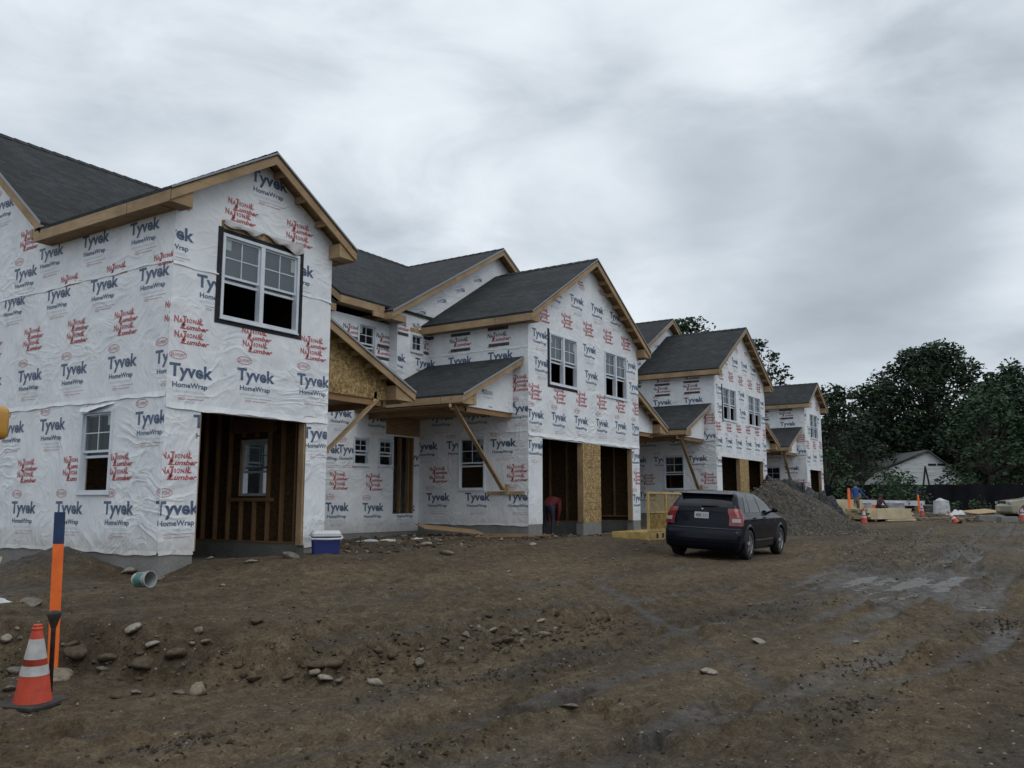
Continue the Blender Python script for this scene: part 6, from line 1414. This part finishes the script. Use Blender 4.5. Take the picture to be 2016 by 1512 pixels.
x, y = at_px(1362, 74); tree('oak_tree', 'tree top rising behind the roof of the third block', x, y, -.5, 17.0, 8.5, 30, 60, crown0=.5, ls=.2, dens=40)
x, y = at_px(1500, 78); tree('oak_tree', 'open-branched tree between the third and farthest townhouses', x, y, -.5, 15.6, 6.2, 34, 52, crown0=.42, ls=.2, dens=40)
for k, px in enumerate((1625, 1672, 1725, 1790, 1850, 1915, 1985, 2050)):
    x, y = at_px(px, 124+3*(k % 3)); tree('oak_tree', 'dense tree closing the back row of the dark wood', x, y, -.5, 10.5+1.3*((k*7) % 3), 9.5, 60+k, 44, crown0=.02, fill=1.35, ls=.34, dens=20, grp='back row of the wood')
def bush(lab, px, dist, h, w, seed, m=None, n=16, zb=-.6):
    x, y = at_px(px, dist); t = thing('bush', lab, 'bush', (x, y, zb), 0, 'bushes along the fence'); r2 = random.Random(seed); cl = []; s = MB()
    for k in range(n):
        a = r2.random()*6.28; q = math.sqrt(r2.random())*w/2; f = 1-(q/(w/2))**2*.6; z = zb+h*f*r2.uniform(.3, .9); c = (x+q*math.cos(a), y+q*math.sin(a), z); cl.append((c, w*.15+.12, .9)); s.tube([(x+q*.1*math.cos(a), y+q*.1*math.sin(a), zb), c], [.03, .01], 4, caps=False)
    s.build('stems', M_BARK, t); leaves(t, cl, 90, .12, m or M_LEAF2, seed, 'foliage'); return t
bush('large leafy bush in front of the fence behind the white beams', 1762, 67, 3.2, 4.0, 41, n=40, zb=-.55); bush('tall narrow bush standing left in the large bush, before the barn', 1750, 69, 4.4, 1.8, 42, n=20, zb=-.5); bush('low bush just right of the farthest townhouse above the fence', 1668, 69, 2.5, 3.2, 43, n=24)
bush('small weedy bush at the fence foot left of the beige car', 1935, 63, .9, 1.8, 44, n=10); bush('weedy clump at the fence foot right of the wrapped pallet', 1880, 64, .7, 1.6, 45, n=8)
bush('bush above the fence under the light green tree', 1895, 76, 2.9, 3.6, 46, n=24)

# ------------------------------------------------------------------ machine at the left edge
ex = thing('excavator', 'yellow and black machine part cut off by the left edge', 'excavator', (1.6, 6.6, -1.75))
M_YM = mat('machine_yellow', rough=.4, build=varied((.50, .24, .03), (.62, .31, .045), 3, bs=.1)); M_BM = mat('machine_black', (.014, .014, .016), .55)
dl = unproj(-42, 830, 0); pc = dl*5.2; rr_v = Vector((math.sin(AZ), -math.cos(AZ), 0)); fw = Vector((math.cos(AZ), math.sin(AZ), 0))
s = MB(); c0_ = pc; w_ = .118
def rbox(s, c, hx, hy, hz, r, m=0):
    import bmesh
    bm = bmesh.new(); bmesh.ops.create_cube(bm, size=2.0); bmesh.ops.scale(bm, vec=(hx, hy, hz), verts=bm.verts); bmesh.ops.bevel(bm, geom=bm.edges[:]+bm.verts[:], offset=r, segments=3, affect='EDGES', profile=.6)
    s.add([tuple(Vector(c)+rr_v*v.co.x+fw*v.co.y+Vector((0, 0, v.co.z))) for v in bm.verts], [tuple(v.index for v in f.verts) for f in bm.faces], m); bm.free()
rbox(s, c0_+Vector((0, 0, 0)), w_, .14, .105, .05); s.build('arm_tip', M_YM, ex, smooth=True)
s = MB(); s.tube([c0_+rr_v*-.03+Vector((0, 0, -.08)), c0_+rr_v*-.02+Vector((0, 0, -.35)), c0_+rr_v*-.03+Vector((0, 0, -.55)), c0_+rr_v*-.07+Vector((0, 0, -.72))], [.12, .122, .11, .085], 14); s.build('hydraulic_link', M_BM, ex, smooth=True)
s = MB(); s.beam(c0_+rr_v*-.1, c0_+rr_v*-1.7+Vector((0, 0, .5)), .2, .26); s.build('arm', M_YM, ex)
s = MB(); rbox(s, c0_+rr_v*-2.2+Vector((0, 0, -.75)), .6, .5, .55, .08); s.build('body', M_YM, ex); s = MB(); rbox(s, c0_+rr_v*-2.2+Vector((0, 0, -1.75)), .8, .22, .38, .12); rbox(s, c0_+rr_v*-2.2+fw*.8+Vector((0, 0, -1.75)), .8, .22, .38, .12); s.build('track', M_BM, ex)

# ------------------------------------------------------------------ people
def person(lab, loc, rz, joints, edges, radii, mats, parts, scale=1.):
    """body: one skinned surface over a jointed skeleton; clothes follow as material bands"""
    t = thing('person', lab, 'person', loc, rz)
    me = bpy.data.meshes.new('body'); names = list(joints); me.from_pydata([joints[n] for n in names], [(names.index(a), names.index(b)) for a, b in edges], [])
    o = bpy.data.objects.new('body', me); COL.objects.link(o)
    md = o.modifiers.new('skin', 'SKIN'); md.use_smooth_shade = True
    for i, n in enumerate(names): me.skin_vertices[0].data[i].radius = (radii[n], radii[n]*.85) if not isinstance(radii[n], tuple) else radii[n]; me.skin_vertices[0].data[i].use_root = (n == 'pelvis')
    md2 = o.modifiers.new('sub', 'SUBSURF'); md2.levels = 2; md2.render_levels = 2
    bpy.context.view_layer.update(); dg = bpy.context.evaluated_depsgraph_get(); m2 = bpy.data.meshes.new_from_object(o.evaluated_get(dg)); o.modifiers.clear(); o.data = m2; bpy.data.meshes.remove(me)
    for q in mats: m2.materials.append(q)
    for p in m2.polygons: p.material_index = parts(p.center); p.use_smooth = True
    o.parent = t; return t
M_SKIN = mat('skin', (.30, .17, .11), .55); M_HAIR = mat('dark_hair', (.012, .009, .007), .6)
M_BLUE = mat('blue_shirt', rough=.85, build=varied((.018, .06, .22), (.03, .09, .30), 6, bs=.4)); M_KHAKI = mat('khaki_trousers', rough=.85, build=varied((.11, .09, .065), (.18, .15, .11), 6, bs=.4)); M_BOOT = mat('boots', (.04, .028, .018), .7)
M_REDS = mat('red_jacket', rough=.85, build=varied((.07, .006, .008), (.12, .010, .012), 6, bs=.4)); M_JEAN = mat('dark_jeans', (.016, .022, .035), .85); M_MAR = mat('maroon_top', rough=.85, build=varied((.05, .018, .025), (.09, .03, .04), 6, bs=.4)); M_TANB = mat('tan_boots', (.30, .17, .07), .7)
J = dict(pelvis=(0, 0, .95), waist=(0, .01, 1.08), chest=(0, .01, 1.30), neck0=(0, 0, 1.46), neck=(0, .01, 1.53), head=(0, .02, 1.62), crown=(0, .015, 1.70), shR=(.17, 0, 1.42), elR=(.34, .03, 1.22), wrR=(.53, .06, 1.05), haR=(.60, .07, .99), shL=(-.17, 0, 1.42), elL=(-.23, .05, 1.14), wrL=(-.20, .17, .92), haL=(-.19, .2, .84),
         hpR=(.10, 0, .90), knR=(.12, .02, .50), anR=(.13, -.02, .10), toR=(.14, .13, .04), hpL=(-.10, 0, .90), knL=(-.12, .03, .50), anL=(-.13, -.02, .10), toL=(-.14, .13, .04))
E_ = [('pelvis', 'waist'), ('waist', 'chest'), ('chest', 'neck0'), ('neck0', 'neck'), ('neck', 'head'), ('head', 'crown'), ('neck0', 'shR'), ('shR', 'elR'), ('elR', 'wrR'), ('wrR', 'haR'), ('neck0', 'shL'), ('shL', 'elL'), ('elL', 'wrL'), ('wrL', 'haL'), ('pelvis', 'hpR'), ('hpR', 'knR'), ('knR', 'anR'), ('anR', 'toR'), ('pelvis', 'hpL'), ('hpL', 'knL'), ('knL', 'anL'), ('anL', 'toL')]
RD = dict(pelvis=(.15, .11), waist=(.145, .105), chest=(.175, .115), neck0=(.09, .07), neck=.055, head=(.085, .10), crown=(.06, .07), shR=.07, elR=.05, wrR=.035, haR=.035, shL=.07, elL=.05, wrL=.035, haL=.035, hpR=.10, knR=.07, anR=.05, toR=.04, hpL=.10, knL=.07, anL=.05, toL=.04)
def fingers(t, hand, dirv, curl, m, k=.0085):
    d = Vector(dirv).normalized(); h = Vector(hand); sd = d.cross(Vector((0, 0, 1))); sd = sd.normalized() if sd.length > .1 else Vector((1, 0, 0)); cv = Vector(curl)
    s = MB()
    for i, l in enumerate((.065, .075, .07, .055)):
        b = h+sd*(i-1.5)*.019+d*.02; s.tube([b, b+d*l*.5+cv*.006, b+d*l*.95+cv*.03], [k, k*.9, k*.7], 6)
    b = h-sd*.03; s.tube([b, b-sd*.02+d*.025, b-sd*.018+d*.055], [k*1.1, k, k*.8], 6); s.build('fingers', m, t, local=True, smooth=True)
def hair(t, c, r, m, nm='hair'):
    s = MB()
    def f(u, v): a = 2*math.pi*u; e = -.25+(math.pi/2+.25)*v; return (c[0]+r*.93*math.cos(e)*math.cos(a), c[1]+r*1.1*math.cos(e)*math.sin(a), c[2]+r*1.08*math.sin(e))
    s.grid(f, 18, 8); return s.build(nm, m, t, local=True, smooth=True)
def face(t, c, fwd, m):
    s = MB(); f = Vector(fwd); sd = f.cross(Vector((0, 0, 1))).normalized(); c = Vector(c)
    s.tube([c+f*.085+Vector((0, 0, .01)), c+f*.108+Vector((0, 0, -.025)), c+f*.09+Vector((0, 0, -.035))], [.01, .014, .01], 6); s.build('nose', m, t, local=True, smooth=True)
    for k in (1, -1): s = MB(); s.lathe([(0, -.01), (.008, 0), (0, .01)], tuple(c+f*.088+sd*.03*k+Vector((0, 0, .02))), 8); s.build('eye', M_HAIR, t, local=True, smooth=True); s = MB(); s.lathe([(0, -.03), (.013, -.01), (.016, .012), (0, .03)], tuple(c+sd*.087*k), 8); s.build('ear', m, t, local=True, smooth=True)
    s = MB(); s.tube([c+f*.088+sd*-.022+Vector((0, 0, -.058)), c+f*.096+Vector((0, 0, -.060)), c+f*.088+sd*.022+Vector((0, 0, -.058))], .006, 5); s.build('mouth', M_MAR, t, local=True)
# man in blue walks away from the camera, right arm held out
pm = person('man in long-sleeved blue shirt and khaki trousers seen from behind, right arm out', (45.9, 9.45, gz(45.9, 9.45)+.02), AZ-math.pi/2, J, E_, RD, [M_BLUE, M_KHAKI, M_SKIN, M_BOOT],
            lambda c: (2 if c.z > 1.50 else (0 if c.z > 1.02 or abs(c.x) > .27 else (1 if c.z > .1 else 3))) if not (c.x > .545 or (c.x < -.14 and c.z < .93 and c.z > .7 and c.y > .12)) else 2)
hair(pm, (0, .02, 1.63), .105, M_HAIR); face(pm, (0, .02, 1.62), (0, 1, 0), M_SKIN); fingers(pm, (.60, .07, .99), (.7, .1, -.6), (0, 0, -1), M_SKIN); fingers(pm, (-.19, .2, .84), (0, .3, -1), (0, 1, 0), M_SKIN)
# second person sits low behind the lumber
JS = dict(J); dz_ = .52
JS.update(pelvis=(0, 0, .32), waist=(0, .05, .45), chest=(0, .12, .66), neck0=(0, .17, .82), neck=(0, .19, .88), head=(0, .21, .97), crown=(0, .21, 1.05), shR=(.17, .16, .78), elR=(.27, .26, .55), wrR=(.15, .45, .47), haR=(.1, .5, .44), shL=(-.17, .16, .78), elL=(-.27, .26, .55), wrL=(-.15, .45, .47), haL=(-.1, .5, .44), hpR=(.12, .04, .30), knR=(.2, .45, .46), anR=(.2, .42, .08), toR=(.2, .56, .04), hpL=(-.12, .04, .30), knL=(-.2, .45, .46), anL=(-.2, .42, .08), toL=(-.2, .56, .04))
xs_, ys_ = at_px(1728, 50.5); ps = person('person in dark maroon top and cap sitting bent over behind the low lumber stack', (xs_, ys_, gz(xs_, ys_)+.12), R(150), JS, E_, RD, [M_MAR, M_JEAN, M_SKIN, M_BOOT], lambda c: 2 if c.z > .87 else (0 if c.z > .40 and c.y < .42 else (1 if c.z > .1 else 3)))
hair(ps, (0, .21, .99), .108, mat('dark_cap', (.05, .012, .015), .7), 'cap'); face(ps, (0, .21, .97), (0, 1, 0), M_SKIN); fingers(ps, (.1, .5, .44), (-.2, 1, -.3), (0, 0, -1), M_SKIN); fingers(ps, (-.1, .5, .44), (.2, 1, -.3), (0, 0, -1), M_SKIN)
# worker bending down in the second garage
JB = dict(J)
JB.update(pelvis=(0, 0, .92), waist=(0, .12, 1.0), chest=(0, .36, 1.05), neck0=(0, .52, 1.02), neck=(0, .58, .99), head=(0, .67, .95), crown=(0, .74, .91), shR=(.17, .48, 1.0), elR=(.20, .55, .70), wrR=(.14, .60, .45), haR=(.12, .61, .37), shL=(-.17, .48, 1.0), elL=(-.20, .54, .70), wrL=(-.14, .56, .45), haL=(-.12, .57, .37), hpR=(.11, -.02, .87), knR=(.13, .04, .48), anR=(.13, -.06, .1), toR=(.13, .1, .04), hpL=(-.11, -.02, .87), knL=(-.14, .1, .48), anL=(-.15, 0, .1), toL=(-.15, .16, .04))
RD2 = dict(RD); RD2.update(chest=(.20, .17), waist=(.18, .15), neck0=(.15, .12), shR=.09, shL=.09, elR=.065, elL=.065)
JB.update(elR=(.18, .44, .72), elL=(-.18, .42, .72), wrR=(.13, .46, .47), wrL=(-.13, .40, .48), haR=(.11, .48, .38), haL=(-.11, .42, .39))
pr = person('worker in red jacket and dark trousers bending down inside the garage opening', (21.8, 13.0, -.98), R(-80), JB, E_, RD2, [M_REDS, M_JEAN, M_SKIN, M_TANB], lambda c: 2 if (c.y > .56 and c.z > .8 and abs(c.x) < .12) or (c.z < .43 and c.y > .36) else (0 if c.z > .93 or c.y > .27 else (1 if c.z > .12 else 3)))
hair(pr, (0, .67, .97), .108, M_HAIR); face(pr, (0, .67, .95), (0, .75, -.66), M_SKIN); fingers(pr, (.11, .48, .38), (0, .1, -1), (0, 1, 0), M_SKIN); fingers(pr, (-.11, .42, .39), (0, .1, -1), (0, 1, 0), M_SKIN)
